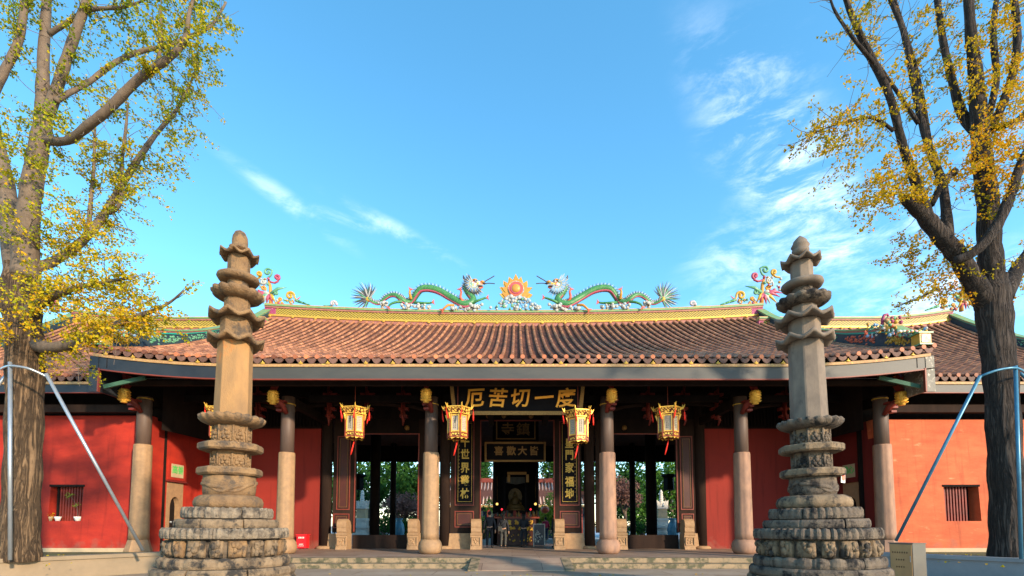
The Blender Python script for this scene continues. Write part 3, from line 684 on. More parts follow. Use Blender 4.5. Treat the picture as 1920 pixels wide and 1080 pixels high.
for x in dx:
    b = MB(); b.tube([(x, 23.55, PLZ + .12), (x, 23.55, 9.2)], .25, 20); c_ = b.build('column', 'brown_wood', HALL)
    b = MB(); b.lathe((x, 23.55, PLZ), [(.42, 0), (.42, .06), (.32, .14)], 24); b.build('base_stone', 'drum_granite', c_)
for (px, w, d) in ((703, .63, 31.8), (737, .42, 36.2), (1221, .68, 31.8), (1186, .42, 36.2), (872, .6, 31.8), (1060, .6, 31.8)):
    x = PX(px, d, 930); b = MB(); b.tube([(x, d, PLZ), (x, d, 9.0)], w / 2, 18); b.build('column', 'dark_wood', HALL)
# beams
b = MB()
zp = PZ(719, 18.2)
b.bar((-14.2, 18.2, zp), (14.3, 18.2, zp), .20, .17); b.build('eave_beam', 'brown_wood', HALL)
b = MB(); b.tube([(-14, 18.05, zp + .14), (14, 18.05, zp + .14)], .012, 6); b.build('conduit', 'galvanised', HALL)
b = MB(); zt = PZ(748, 19.3)
for i in range(5):
    b.bar((fx[i] + .2, 19.3, zt + .70), (fx[i + 1] - .2, 19.3, zt + .70), .2, .3)
b.build('lintel_beam', 'dark_wood', HALL)
b = MB()
for i in range(5):
    x0, x1 = fx[i] + .25, fx[i + 1] - .25
    for k, y in enumerate((20.7, 22.1)):
        z = 6.75 + k * .55
        b.bar((x0, y, z), (x1, y, z), .18, .28)
for x in fx + [fx[2] + 2.2, fx[3] - 2.2]:
    b.bar((x, 19.3, 6.35), (x, 23.5, 6.35), .22, .34)
b.build('roof_beams', 'dark_wood', HALL)
b = MB()
for k in range(60):
    u = (k + .5) / 60; pa, pb = MR.at(u, .01, -.24), MR.at(u, .62, -.24); b.bar(pa, pb, .10, .07)
b.build('rafters', 'dark_wood', ROOF)
for (px0, px1) in ((540, 809), (809, 1138), (1138, 1389), (270, 540), (1389, 1652)):
    for f in (.30, .56, .81):
        px = px0 + (px1 - px0) * f; p = P(px, 745, 21.6); z = p.z
        if 840 < px < 1100: continue
        b = MB()
        for k in range(4):
            w = .16 + .05 * k; b.box(p.x - w, p.x + w, 21.45, 21.75, z - .9 + k * .32, z - .80 + k * .32); b.box(p.x - .07, p.x + .07, 21.42, 21.6, z - 1.0 + k * .32, z - .70 + k * .32)
        b.tube([(p.x, 21.4, z - 1.3), (p.x + .05, 21.3, z - 1.1), (p.x - .04, 21.35, z - .8), (p.x, 21.3, z + .4)], [.03, .06, .05, .06], 6); b.build('bracket_set', 'bracket_red', HALL)
    x0, x1 = P(px0, 760, 21.6).x + .3, P(px1, 760, 21.6).x - .3; b = MB(); zc = PZ(768, 21.6)
    b.tube([(x0 + (x1 - x0) * k / 12, 21.6, zc + .28 * math.sin(math.pi * k / 12) ** .5) for k in range(13)], [.10] * 13, 8); b.build('cusped_tie_beam', 'brown_wood', HALL)
# carved red bracket arms and gilded hanging baskets at each front column
gold_px = [(233, 742), (512, 745), (799, 742), (1147, 742), (1416, 745), (1690, 747)]
for i, x in enumerate(fx):
    gx, gy = gold_px[i]; inner = 1 if x > 0 else -1
    y = 18.35 if i not in (0, 5) else 18.3
    g = P(gx, gy, y); side = 1 if g.x > x else -1
    br = MB()
    br.prism([(y - .1, g.z + .28), (y + .06, g.z + .22), (y + .3, g.z + .5), (y + .35, g.z + .85), (y + .08, g.z + 1.02), (y - .1, g.z + .8), (y + .02, g.z + .55)], g.x - .07, g.x + .07, axis='x')
    br.tube([(x - side * .05, 19.05, g.z - .45), (x, 18.8, g.z - .18), (x + side * .2, 18.6, g.z + .05), (g.x, y + .05, g.z + .30)], [.08, .11, .10, .08], 8)
    for k, (w, zz) in enumerate(((.10, -.42), (.16, -.25), (.22, -.08))):
        br.box(x - w + side * .12, x + w + side * .12, 18.75, 19.0, g.z + zz, g.z + zz + .08)
    bo = br.build('bracket', 'bracket_red', HALL)
    bk = MB()
    def pet(j, t, r, z): return r * (1 + .12 * math.cos(8 * t + j * 1.3)), 0
    bk.lathe(g, [(.05, -.27), (.11, -.26), (.10, -.20), (.15, -.18), (.13, -.12), (.175, -.10), (.15, -.04), (.185, -.02), (.155, .05), (.19, .08), (.15, .13), (.17, .16), (.16, .24), (.06, .27)], 20, fn=pet)
    for k in range(14):
        t = k * math.pi / 7
        for q in range(4): bk.spike(g + Vector((math.cos(t) * .14, math.sin(t) * .14, -.18 + .1 * q)), g + Vector((math.cos(t) * .215, math.sin(t) * .215, -.14 + .1 * q)), .018)
    bk.build('hanging_basket', 'gold', HALL)

# ---------------------------------------------------------------- door wall (plane at 23.5 m)
DW = 23.5
def zx(px): return PX(px, DW, 900)
def zz(py): return PZ(py, DW)
b = MB()
top = 10.2
b.box(-14.5, zx(600), DW, DW + .25, PLZ, zz(802)); b.build('red_wall', 'crimson_plaster', HALL)
b = MB(); b.box(zx(1322), 14.6, DW, DW + .25, PLZ, zz(804)); b.build('red_wall', 'crimson_plaster', HALL)
for x0, x1 in ((-14.5, zx(600)), (zx(1322), 14.6)):
    b = MB()
    b.box(x0, x1, DW + .12, DW + .2, zz(802) + .01, top)
    n = 34
    for k in range(n):
        x = x0 + (x1 - x0) * (k + .5) / n; b.box(x - .035, x + .035, DW + .04, DW + .115, zz(802) + .05, zz(745))
    b.box(x0, x1, DW - .02, DW + .10, zz(802) - .05, zz(802) + .06)
    b.build('slatted_screen', 'dark_wood', HALL)
# lintel zone above the openings
b = MB(); b.box(zx(600), zx(1322), DW + .02, DW + .2, zz(786), top); b.box(zx(625), zx(845), DW + .03, DW + .19, zz(814), zz(786) - .003); b.box(zx(1082), zx(1310), DW + .03, DW + .19, zz(814), zz(786) - .003)
b.build('lintel_wall', 'dark_wood', HALL)
def frame(x0, x1, z0, z1, y, w, m, parent, name):
    b = MB(); b.box(x0, x1, y, y + .03, z1 - w, z1); b.box(x0, x1, y, y + .03, z0, z0 + w); b.box(x0, x0 + w, y, y + .03, z0 + w, z1 - w); b.box(x1 - w, x1, y, y + .03, z0 + w, z1 - w)
    return b.build(name, m, parent)
def panel(px0, px1, ptop, pbot, inner, parent=None):
    x0, x1 = zx(px0), zx(px1)
    b = MB(); b.box(x0, x1, DW - .02, DW + .14, zz(pbot), zz(ptop)); o = b.build('door_side_panel', 'brown_wood', HALL)
    for (q0, q1, t, bt) in inner:
        frame(zx(q0), zx(q1), zz(bt), zz(t), DW - .05, .045, 'red_line', o, 'red_moulding')
        e = .09; b = MB(); b.box(zx(q0) + e, zx(q1) - e, DW - .034, DW - .01, zz(bt) + e, zz(t) - e); b.build('panel_board', 'panel_red_wood', o)
        frame(zx(q0) + .13, zx(q1) - .13, zz(bt) + .13, zz(t) - .13, DW - .06, .012, 'dim_gold', o, 'gilt_line')
    return o
panel(625, 667, 786, 999, [(632, 657, 818, 956), (627, 657, 963, 990)])
panel(784, 796, 786, 999, [])
panel(845, 902, 786, 999, [(853, 889, 790, 948), (853, 889, 958, 989)])
panel(1038, 1090, 786, 999, [(1049, 1086, 790, 948), (1049, 1086, 958, 989)])
panel(1117, 1129, 786, 999, [])
panel(1268, 1303, 786, 999, [(1275, 1299, 818, 956), (1276, 1299, 963, 990)])
b = MB()   # red lines round the openings
for a, c, t in ((667, 784, 815), (902, 1038, 790), (1129, 1268, 815)):
    x0, x1, z1 = zx(a), zx(c), zz(t)
    b.box(x0 - .05, x0, DW - .07, DW - .021, PLZ + .8, z1 + .05); b.box(x1, x1 + .05, DW - .07, DW - .021, PLZ + .8, z1 + .05); b.box(x0, x1, DW - .07, DW - .021, z1, z1 + .05)
b.build('door_moulding', 'red_line', HALL)
for a, c in ((663, 784), (1129, 1270)):
    b = MB(); b.box(zx(a), zx(c), DW - .02, DW + .08, PLZ, zz(1003)); b.build('threshold_board', 'brown_wood', HALL)
for a, c in ((620, 643), (844, 886), (1058, 1093), (1288, 1304)):
    b = MB(); x0, x1 = zx(a), zx(c); b.hexa([(x0 - .05, DW - .16, PLZ), (x1 + .05, DW - .16, PLZ), (x1 + .05, DW + .2, PLZ), (x0 - .05, DW + .2, PLZ), (x0, DW - .1, zz(1000)), (x1, DW - .1, zz(1000)), (x1, DW + .2, zz(1000)), (x0, DW + .2, zz(1000))])
    b.build('plinth_block', 'drum_granite', HALL)
for (px, py) in ((915.5, 780), (944.6, 779.5), (996, 780), (1024.6, 779.5), (763, 802), (1171, 802)):
    p = P(px, py, DW - .12); b = MB(); b.tube([(p.x, DW + .02, p.z), (p.x, DW - .12, p.z)], [.10, .12], 16); b.ball((p.x, DW - .13, p.z), (.09, .03, .09)); b.build('door_stud', 'dim_gold', HALL)

# side walls of the porch with arched side doors
for sx in (-1, 1):
    xw = -14.35 if sx < 0 else 14.45; s_ = -sx
    x0, x1 = sorted((xw, xw + sx * .3)); zt = PZ(792, 20.2)
    ya, yb = 20.55, 21.55      # stone surround
    zd = PZ(905, 21.0)
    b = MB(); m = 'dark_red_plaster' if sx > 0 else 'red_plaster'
    ox0, ox1, oz1 = 20.75, 21.35, 2.62; r_ = .30
    b.box(x0, x1, 19.5, ya, PLZ, zt); b.box(x0, x1, yb, DW, PLZ, zt); b.box(x0, x1, ya, yb, zd, zt); b.build('side_wall', m, HALL)
    b = MB(); arc = [(21.05 + .3 * math.cos(math.pi * k / 10), 2.2 + .42 * math.sin(math.pi * k / 10)) for k in range(11)]
    out = [(yb, PLZ), (yb, zd), (ya, zd), (ya, PLZ), (20.75, PLZ), (20.75, 2.2)] + list(reversed(arc)) + [(21.35, PLZ)]
    b.prism(out, xw + s_ * .03, xw + sx * .2, axis='x'); b.build('door_surround', 'column_granite', HALL)
    b = MB(); b.box(*sorted((xw + sx * .18, xw + sx * .26)), 20.7, 21.4, PLZ, 2.75); dl = b.build('side_door', 'dark_wood', HALL)
    b = MB()
    for yk in (20.98, 21.12): b.ball((xw + sx * .16, yk, 1.55), .05, 0, 10)
    b.build('door_knob', 'galvanised', dl)
    b = MB(); zp0, zp1 = zd + .22, zd + .78
    b.box(*sorted((xw, xw + s_ * .06)), 20.55, 21.6, zp0 - .12, zp1 + .14); pl = b.build('name_tablet', m, HALL)
    b = MB(); b.box(*sorted((xw + s_ * .05, xw + s_ * .08)), 20.7, 21.45, zp0, zp1); b.build('tablet_face', 'cream_plinth', pl)
    b = MB(); b.box(*sorted((xw, xw + s_ * .14)), 20.45, 21.7, zd + .01, zd + .08); b.build('door_hood', 'dark_red_plaster', HALL)
    ch = ('高', '善') if sx < 0 else ('佛', '心')
    yy = (20.9, 21.25) if sx < 0 else (21.25, 20.9)
    for c_, y in zip(ch, yy): text(c_, .36, 'green_letter', pl, (xw + s_ * .085, y, (zp0 + zp1) / 2 + .02), (R(90), 0, R(90) if sx < 0 else R(-90)), .004, .008)

# couplets on the two central panels, each a tall black board with gilt characters
def couplet(pxa, pxb, ch, side_marks, lab):
    x0, x1 = zx(pxa), zx(pxb); z0, z1 = zz(943), zz(792); xc = (x0 + x1) / 2
    t = thing('couplet_board', lab, 'couplet board', (xc, DW - .1, z0), 'couplet boards beside the central doorway')
    b = MB(); b.box(x0, x1, DW - .10, DW - .055, z0, z1); b.build('board', 'black_lacquer', t)
    frame(x0 + .05, x1 - .05, z0 + .05, z1 - .05, DW - .12, .014, 'bright_gold', t, 'gilt_line')
    for c_, py in ch: text(c_, .52, 'bright_gold', t, (zx(side_marks[0]), DW - .105, zz(py) + .03), (R(90), 0, 0), .008, .012, sx=.82)
    b = MB(); rnd = random.Random(2)
    for k in range(14):
        z = z0 + .5 + k * .17; x = zx(side_marks[1]); b.box(x - .03, x + .03, DW - .108, DW - .10, z, z + .02); b.box(x - .008 + rnd.uniform(-.02, .02), x + .008, DW - .110, DW - .10, z - .04, z + .07)
    b.build('small_inscription', 'dim_gold', t)
couplet(857, 887, [('千', 832), ('世', 855), ('界', 880), ('叢', 904), ('林', 928)], (872, 861), 'left black couplet board with gold characters 世界叢林 beside the central doorway')
couplet(1052, 1083, [('皇', 834), ('門', 856), ('家', 880), ('福', 906), ('地', 929)], (1067.5, 1078), 'right black couplet board with gold characters 家福地 beside the central doorway')

# great plaque
pd = 18.95
t = thing('great_plaque', 'wide black plaque with large gold characters 厄苦切一度 hung under the front eave', 'plaque', (PX(970, pd), pd, PZ(775, pd)), rot=(R(7), 0, 0), local=True)
W, H = PX(1095, pd) - PX(847, pd), PZ(711, pd) - PZ(776, pd)
b = MB(); b.box(-W / 2, W / 2, 0, .08, 0, H); b.build('board', 'black_lacquer', t)
b = MB(); b.box(-W / 2 - .08, W / 2 + .08, -.05, .03, H - .04, H + .10); b.box(-W / 2 + .1, W / 2 - .1, -.05, .03, -.06, .08)
for s_ in (-1, 1): b.hexa([(s_ * (W / 2 - .12) - .07, -.05, .08), (s_ * (W / 2 - .12) + .07, -.05, .08), (s_ * (W / 2 - .12) + .07, .03, .08), (s_ * (W / 2 - .12) - .07, .03, .08), (s_ * (W / 2) - .07, -.05, H - .05), (s_ * (W / 2) + .07, -.05, H - .05), (s_ * (W / 2) + .07, .03, H - .05), (s_ * (W / 2) - .07, .03, H - .05)])
b.build('gilt_frame', 'worn_gilt', t)
sc = pd / F
for c_, px in (('厄', 889), ('苦', 932), ('切', 975), ('一', 1020), ('度', 1061)):
    text(c_, .76, 'gold_letter', t, ((px - 971) * sc, -.02, H * .47 - .10), (R(90), R({'厄': -3, '苦': 2, '切': -2, '一': -5, '度': -3}[c_]), 0), .015, .013, shear=.14)
def inner_plaque(name, lab, d, px0, px1, py0, py1, chars, size, border):
    t = thing(name, lab, 'plaque', (PX((px0 + px1) / 2, d), d, PZ(py1, d)), rot=(R(6), 0, 0), local=True)
    w, h = PX(px1, d) - PX(px0, d), PZ(py0, d) - PZ(py1, d)
    b = MB(); b.box(-w / 2, w / 2, 0, .06, 0, h); b.build('board', 'black_lacquer', t)
    b = MB(); e = border; b.box(-w / 2, w / 2, -.04, -.001, h - e, h); b.box(-w / 2, w / 2, -.04, -.001, 0, e); b.box(-w / 2, -w / 2 + e, -.04, -.001, e, h - e); b.box(w / 2 - e, w / 2, -.04, -.001, e, h - e)
    b.build('gilt_frame', 'dim_gold', t); s2 = d / F; xc = (px0 + px1) / 2
    for c_, px, dy in chars: text(c_, size, 'dim_gold', t, ((px - xc) * s2, -.02, h / 2 + dy), (R(90), 0, 0), .01, .012)
inner_plaque('inner_plaque', 'dim plaque with gold characters 寺鎮 high inside the central doorway', 26.5, 930, 1004, 745, 824, [('寺', 952, -.66), ('鎮', 981, -.66)], .74, .07)
inner_plaque('inner_plaque', 'dim long plaque with characters 喜歡大皆 in a worn gilt frame above the altar', 25.2, 909, 1023, 829, 866, [('喜', 935, .02), ('歡', 958.5, .02), ('大', 979.5, .02), ('皆', 1001, .02)], .48, .10)

# ---------------------------------------------------------------- drum stones
def drum_stone(px, lab, inner):
    x = zx(px); t = thing('drum_stone', lab, 'drum stone', (x, DW - .55, PLZ), 'carved door piers of the gate', local=True)
    b = MB(); w = .25
    b.prism([(-.30, 0), (-.26, .10), (-.24, .12), (-.20, .34), (-.22, .62), (-.26, .68), (-.26, .74), (.45, .74), (.45, 0)], -w, w, axis='x')
    b.build('pedestal', 'drum_granite', t)
    b = MB(); pts = [(.45, .745), (-.20, .745), (-.24, .82)] + [(.0 + -.27 * math.cos(R(a)), 1.12 + .28 * math.sin(R(a))) for a in range(-30, 100, 12)] + [(.3, 1.30), (.45, 1.1)]
    b.prism(pts, -w + .03, w - .03, axis='x'); b.build('drum', 'drum_granite', t)
    b = MB(); frame_ = (-w + .05, w - .05, .18, .56); x0, x1, z0, z1 = frame_
    for q in ((x0, x1, z1 - .02, z1), (x0, x1, z0, z0 + .02), (x0, x0 + .02, z0, z1), (x1 - .02, x1, z0, z1)): b.box(q[0], q[1], -.26, -.21, q[2], q[3])
    for k in range(9): b.ball((random.uniform(-.1, .1), -.21, random.uniform(.26, .48)), (.04, .03, .05), 0, 6)
    b.build('carved_relief', 'drum_granite', t)
for px, lab in ((653, 'carved stone door pier left of the left opening, beside the red wall'), (781, 'carved stone door pier right of the left opening, half hidden by a column'),
                (895, 'carved stone door pier on the left of the central doorway'), (1046, 'carved stone door pier on the right of the central doorway'),
                (1158, 'carved stone door pier left of the right opening, half hidden by a column'), (1280, 'carved stone door pier right of the right opening')):
    drum_stone(px, lab, 1)

# ---------------------------------------------------------------- hexagonal lanterns
def make_lantern():
    t = thing('palace_lantern', 'x', 'lantern', (0, 0, 0), 'gilded hexagonal lanterns hanging under the eave', local=True)
    h = MB(); b = MB()
    def ring(mb, r0, z0, r1, z1, mi=0, th=.03):
        for k in range(6):
            a, c = R(60 * k), R(60 * k + 60)
            p = [(r0 * math.cos(a), r0 * math.sin(a), z0), (r0 * math.cos(c), r0 * math.sin(c), z0), (r1 * math.cos(c), r1 * math.sin(c), z1), (r1 * math.cos(a), r1 * math.sin(a), z1)]
            q = [(x * (1 - th / max(r0, .1)), y * (1 - th / max(r0, .1)), z) for x, y, z in p]
            mb.add(p + q, [(0, 1, 2, 3), (7, 6, 5, 4), (3, 2, 6, 7), (0, 4, 5, 1)], mi)
    ring(b, .50, .02, .60, .27); cr = b.build('crown', 'gold_openwork', t)
    b = MB()
    for r0, z in ((.505, .0), (.61, .26)):
        for k in range(6):
            a, c = R(60 * k), R(60 * k + 60); b.bar((r0 * math.cos(a), r0 * math.sin(a), z), (r0 * math.cos(c), r0 * math.sin(c), z), .03, .035)
    for k in range(6):
        a = R(60 * k); ca, sa = math.cos(a), math.sin(a)
        b.spike((.58 * ca, .58 * sa, .20), (.72 * ca, .72 * sa, .42), .035); b.spike((.60 * ca, .60 * sa, .24), (.60 * ca, .60 * sa, .42), .025)
        b.prism([(0, 0), (0, -.25), (.05, -.14), (.13, -.02)], -.012, .012) if False else b.hexa([(.42 * ca, .42 * sa, -.28), (.45 * ca, .45 * sa, -.28), (.45 * ca - .02 * sa, .45 * sa + .02 * ca, -.28), (.42 * ca - .02 * sa, .42 * sa + .02 * ca, -.28), (.42 * ca, .42 * sa, 0), (.55 * ca, .55 * sa, 0), (.55 * ca - .02 * sa, .55 * sa + .02 * ca, 0), (.42 * ca - .02 * sa, .42 * sa + .02 * ca, 0)])
    b.build('crown_finials', 'gold', cr)
    b = MB(); R0 = .43
    for k in range(6):
        a, c = R(60 * k), R(60 * k + 60); pa, pc = Vector((R0 * math.cos(a), R0 * math.sin(a), 0)), Vector((R0 * math.cos(c), R0 * math.sin(c), 0))
        b.bar(pa + Vector((0, 0, -.98)), pa, .05, .05); 
        for z in (-.03, -.80, -.98): b.bar(pa + Vector((0, 0, z)), pc + Vector((0, 0, z)), .03, .05)
        for f in (.13, .87): 
            q = pa.lerp(pc, f); b.bar(q + Vector((0, 0, -.8)), q, .03, .06, 1)
        b.bar(pa.lerp(pc, .1) + Vector((0, 0, -.76)), pa.lerp(pc, .9) + Vector((0, 0, -.76)), .03, .06, 1); b.bar(pa.lerp(pc, .1) + Vector((0, 0, -.07)), pa.lerp(pc, .9) + Vector((0, 0, -.07)), .03, .06, 1)
        b.add([pa * .99 + Vector((0, 0, -.96)), pc * .99 + Vector((0, 0, -.96)), pc * .99 + Vector((0, 0, -.81)), pa * .99 + Vector((0, 0, -.81))], [(0, 1, 2, 3)], 2)
        b.prism([(0, 0)] * 3, 0, 0) if False else b.add([pa * 1.0 + Vector((0, 0, -1.0)), pc + Vector((0, 0, -1.0)), pa.lerp(pc, .85) + Vector((0, 0, -1.05)), pa.lerp(pc, .5) + Vector((0, 0, -1.01)), pa.lerp(pc, .15) + Vector((0, 0, -1.08))], [(0, 1, 2, 3, 4)], 1)
    b.build('frame', ['lantern_wood', 'gold', 'gold_openwork'], t)
    b = MB()
    for k in range(6):
        a, c = R(60 * k), R(60 * k + 60); pa, pc = Vector((.41 * math.cos(a), .41 * math.sin(a), 0)), Vector((.41 * math.cos(c), .41 * math.sin(c), 0))
        b.add([pa + Vector((0, 0, -.8)), pc + Vector((0, 0, -.8)), pc, pa], [(0, 1, 2, 3)])
    sk = b.build('silk_panes', 'lantern_silk', t)
    b = MB()
    for k in range(6):   # inked characters and sprigs on the silk
        a, c = R(60 * k), R(60 * k + 60); pa, pc = Vector((.415 * math.cos(a), .415 * math.sin(a), 0)), Vector((.415 * math.cos(c), .415 * math.sin(c), 0))
        for col in (.36, .52, .66)[: 3 if k % 2 else 2]:
            for j in range(7):
                q = pa.lerp(pc, col) + Vector((0, 0, -.16 - .075 * j)); w = .012 if k % 2 else .028
                b.bar(q - Vector((0, 0, w)), q + Vector((random.uniform(-.01, .01), 0, w)), .02, .008)
    b.build('ink_marks', 'ink', sk)
    b = MB()
    b.tube([(0, 0, 1.9), (0, 0, .2)], .012, 5); b.bar((-.5, 0, .2), (.5, 0, .2), .03, .03); b.bar((-.25, -.43, .2), (.25, .43, .2), .03, .03)
    b.build('hanger', 'lantern_wood', t)
    def tassel(x, y, z, l, sw):
        b = MB(); b.tube([(x, y, z), (x + sw * .15, y, z - l * .3)], .008, 5); b.tube([(x + sw * .15, y, z - l * .28), (x + sw * .2, y, z - l * .34), (x + sw * .7, y, z - l * .75), (x + sw, y, z - l)], [.015, .026, .033, .022], 7)
        b.build('tassel', 'tassel_red', t)
    tassel(0, 0, -.98, .75, -.16)
    for k in range(6):
        a = R(60 * k); tassel(.68 * math.cos(a), .68 * math.sin(a), .22, .50, random.uniform(-.1, .1))
    return t
proto = make_lantern()
ld = 18.7
lan = [(667, 'x', -12), (860, 'x', -9), (1082, 'x', 12), (1251, 'x', -20), (415, 'x', 0), (1512, 'x', 10)]
labs = ['gilded hexagonal lantern with red tassels hanging in the left bay, left of the plaque', 'gilded hexagonal lantern in front of the left end of the great plaque',
        'gilded hexagonal lantern in front of the right end of the great plaque', 'gilded hexagonal lantern with red tassels hanging in the right bay, right of the plaque',
        'gilded lantern mostly hidden behind the left stone pillar', 'gilded lantern mostly hidden behind the right stone pillar']
for i, (px, _, rz) in enumerate(lan):
    o = proto if i == 0 else copy_tree(proto)
    d = ld if i not in (1, 2) else 18.3
    top = {1: 770, 2: 776}.get(i, 770)
    o.location = (PX(px - (2 if px < 960 else -2), d), d, PZ(top + 8, d)); o.rotation_euler = (0, 0, R(rz)); o.scale = (.88, .88, .88); o['label'] = labs[i]

# ---------------------------------------------------------------- ridge sculptures
RY = 27.0
def ridge_top(x):
    u = (x - MR.xr0) / (MR.xr1 - MR.xr0); return MR.at(max(0, min(1, u)), 1).z + .77
RS = PX(961, RY, 570) - PX(960, RY, 570)       # metres per photo pixel on the ridge
def spline(pts, n=6):
    out = []; P_ = [Vector(p) for p in pts]
    for i in range(len(P_) - 1):
        p0, p1, p2, p3 = P_[max(i - 1, 0)], P_[i], P_[i + 1], P_[min(i + 2, len(P_) - 1)]
        for k in range(n):
            t = k / n; out.append(.5 * ((2 * p1) + (-p0 + p2) * t + (2 * p0 - 5 * p1 + 4 * p2 - p3) * t * t + (-p0 + 3 * p1 - 3 * p2 + p3) * t ** 3))
    out.append(P_[-1]); return out
def make_dragon(cx, sx, lab, mane_m):
    # measured from the crest line, in ridge pixels: x grows towards the head
    t = thing('ridge_dragon', lab, 'dragon sculpture', (cx, RY, ridge_top(cx)), 'dragons on the ridge', local=True)
    k = RS / 4.5
    def q(x, y, dy=0): return Vector(((x - 900) * k * sx, dy, (492 - y) * k))
    body = spline([q(408, 385, -.05), q(430, 412), q(490, 425, .1), q(545, 392), q(590, 362), q(640, 365, -.05), q(685, 400, -.1), q(725, 420), q(775, 400, .1), q(808, 355, .05), q(850, 308), q(920, 300), q(1000, 322), (q(1080, 368)), q(1150, 415, -.1), q(1215, 450, -.15), q(1275, 432, -.1), q(1290, 392), q(1258, 345), q(1232, 300), q(1250, 268)])
    n = len(body); rad = [k * (10 + 21 * min(1, 1.8 * i / n)) * (1 if i < n * .9 else 1 + .3 * (n * .9 - i) / (n * .1)) for i in range(n)]
    b = MB(); b.tube(body, rad, 10); bd = b.build('body', 'porcelain_green', t)
    b = MB(); b.tube([p + Vector((0, -rad[i] * .45, -rad[i] * .80)) for i, p in enumerate(body)], [r * .36 for r in rad], 7); b.build('belly', 'porcelain_pink', bd)
    b = MB()
    for i in range(2, n - 3):
        d = (body[i + 1] - body[i - 1]).normalized(); up = Vector((-d.z * 1, 0, d.x)) * (1 if sx > 0 else -1)
        if up.z < -.2: continue
        b.spike(body[i] + up * rad[i] * .8, body[i] + up * (rad[i] + k * 22) - d * k * 8, k * 5, i % 2)
    b.build('spines', ['porcelain_white', 'porcelain_dark'], bd)
    b = MB()   # tail fan
    for j in range(28):
        a = R(50 + j * 7.6); L = k * (105 + 55 * math.sin(math.pi * (j + 2) / 26))
        c = q(405, 395); e = c + Vector((math.cos(a) * L * sx * 1.0, random.uniform(-.15, .1), math.sin(a) * L)); b.spike(c, e, k * 7.5, (0, 1, 2, 1)[j % 4], (sx * .05, 0, .05))
    b.ball(q(405, 395), (k * 24, k * 16, k * 24), 3, 10); b.build('tail_fan', ['porcelain_white', 'porcelain_dark', 'porcelain_mint', 'porcelain_yellow'], t)
    b = MB()   # head: skull, brow, snout, jaws
    b.ball(q(1288, 275), (k * 40, k * 34, k * 36), 0, 14); b.ball(q(1335, 262), (k * 38, k * 28, k * 20), 0, 12); b.ball(q(1368, 248), (k * 22, k * 26, k * 15), 1, 10)
    b.tube([q(1300, 300), q(1335, 302), q(1375, 288)], [k * 16, k * 13, k * 7], 8, 2); b.ball(q(1383, 256), (k * 15, k * 18, k * 8), 3, 8); b.ball(q(1350, 284, -k * 8), (k * 26, k * 16, k * 8), 3, 8)
    b.ball(q(1320, 250, -k * 26), k * 13, 4, 8); b.ball(q(1324, 249, -k * 37), k * 6, 3, 8); b.ball(q(1308, 234, -k * 18), (k * 22, k * 14, k * 9), 1, 8)
    for j in range(7): b.spike(q(1322 + j * 9, 272, -k * 18), q(1324 + j * 9, 287, -k * 20), k * 3.8, 4)
    for j in range(5): b.spike(q(1262 + j * 18, 250, -k * 8), q(1248 + j * 20, 218 + 3 * j, -k * 6), k * 8, 1)
    hd = b.build('head', ['mosaic', 'porcelain_orange', 'porcelain_red', 'porcelain_dark', 'porcelain_white'], t)
    b = MB(); b.tube(spline([q(1250, 250), q(1218, 225), q(1207, 185)]), [k * 9] * 10 + [k * 6] * 2 + [k * 3], 6); b.build('horn', 'porcelain_dark', hd)
    b = MB(); b.tube(spline([q(1275, 240, .1), q(1250, 215, .12), q(1245, 195, .14)]), [k * 9] * 10 + [k * 6] * 2 + [k * 3], 6); b.build('horn', 'porcelain_red', hd)
    b = MB(); b.tube(spline([q(1385, 243), q(1412, 225), q(1435, 212), q(1470, 190)]), k * 4.5, 5); b.build('whisker', 'porcelain_dark', hd)
    b = MB(); b.tube(spline([q(1385, 262), q(1420, 254), q(1475, 258)]), k * 4.2, 5); b.build('whisker', 'porcelain_dark', hd)
    b = MB()
    for ly in range(2):
        for j in range(30):
            a = R(118 + j * 6.9); L = k * (122 - 26 * ly) * (1 if j % 2 else .88) * (1 - .12 * (j / 29)); c = q(1302, 275)
            s0 = c + Vector((math.cos(a) * k * 30 * sx, -.10 - .10 * ly, math.sin(a) * k * 24)); e = c + Vector((math.cos(a) * L * sx, -.08 - .14 * ly, math.sin(a) * L * 1.02)); b.spike(s0, e, k * 7.5, (0, 1, 0, 4)[(j + ly) % 4], (0, -.02, -.04))
    for j in range(16): a = R(120 + j * 12.5); b.ball(q(1302, 275) + Vector((math.cos(a) * k * 40 * sx, -.2, math.sin(a) * k * 36)), k * 10, 2 + j % 2, 7)
    b.build('mane', [mane_m, 'porcelain_white', 'porcelain_yellow', 'porcelain_mint', 'porcelain_blue'], hd)
    legs = [[q(1215, 440, -.15), q(1190, 400, -.3), q(1195, 350, -.25), q(1185, 325, -.2)], [q(1280, 440, -.1), q(1330, 425, -.25), q(1385, 400, -.2), q(1405, 395, -.2)],
            [q(1130, 455, -.1), q(1090, 465, -.3), q(1060, 492, -.35), q(1045, 505, -.35)], [q(770, 400, -.1), q(765, 365, -.25), q(762, 340, -.2), q(765, 330, -.2)],
            [q(800, 430, -.1), q(850, 445, -.3), q(920, 440, -.2), q(950, 435, -.2)], [q(700, 420, -.1), q(650, 440, -.3), q(610, 460, -.35), q(595, 480, -.35)]]
    mts = ['porcelain_red', 'porcelain_green', 'porcelain_orange', 'porcelain_orange', 'porcelain_green', 'porcelain_green']
    for L_, m in zip(legs, mts):
        b = MB(); s_ = spline(L_, 4); b.tube(s_, [k * (13 - 6 * i / len(s_)) for i in range(len(s_))], 7); e = s_[-1]; d = (s_[-1] - s_[-2]).normalized(); pr = Vector((-d.z, 0, d.x))
        for f in (-1, -.3, .4, 1): b.spike(e, e + d * k * 24 + pr * f * k * 26, k * 5, 1)
        b.build('leg', [m, 'porcelain_red'], t)
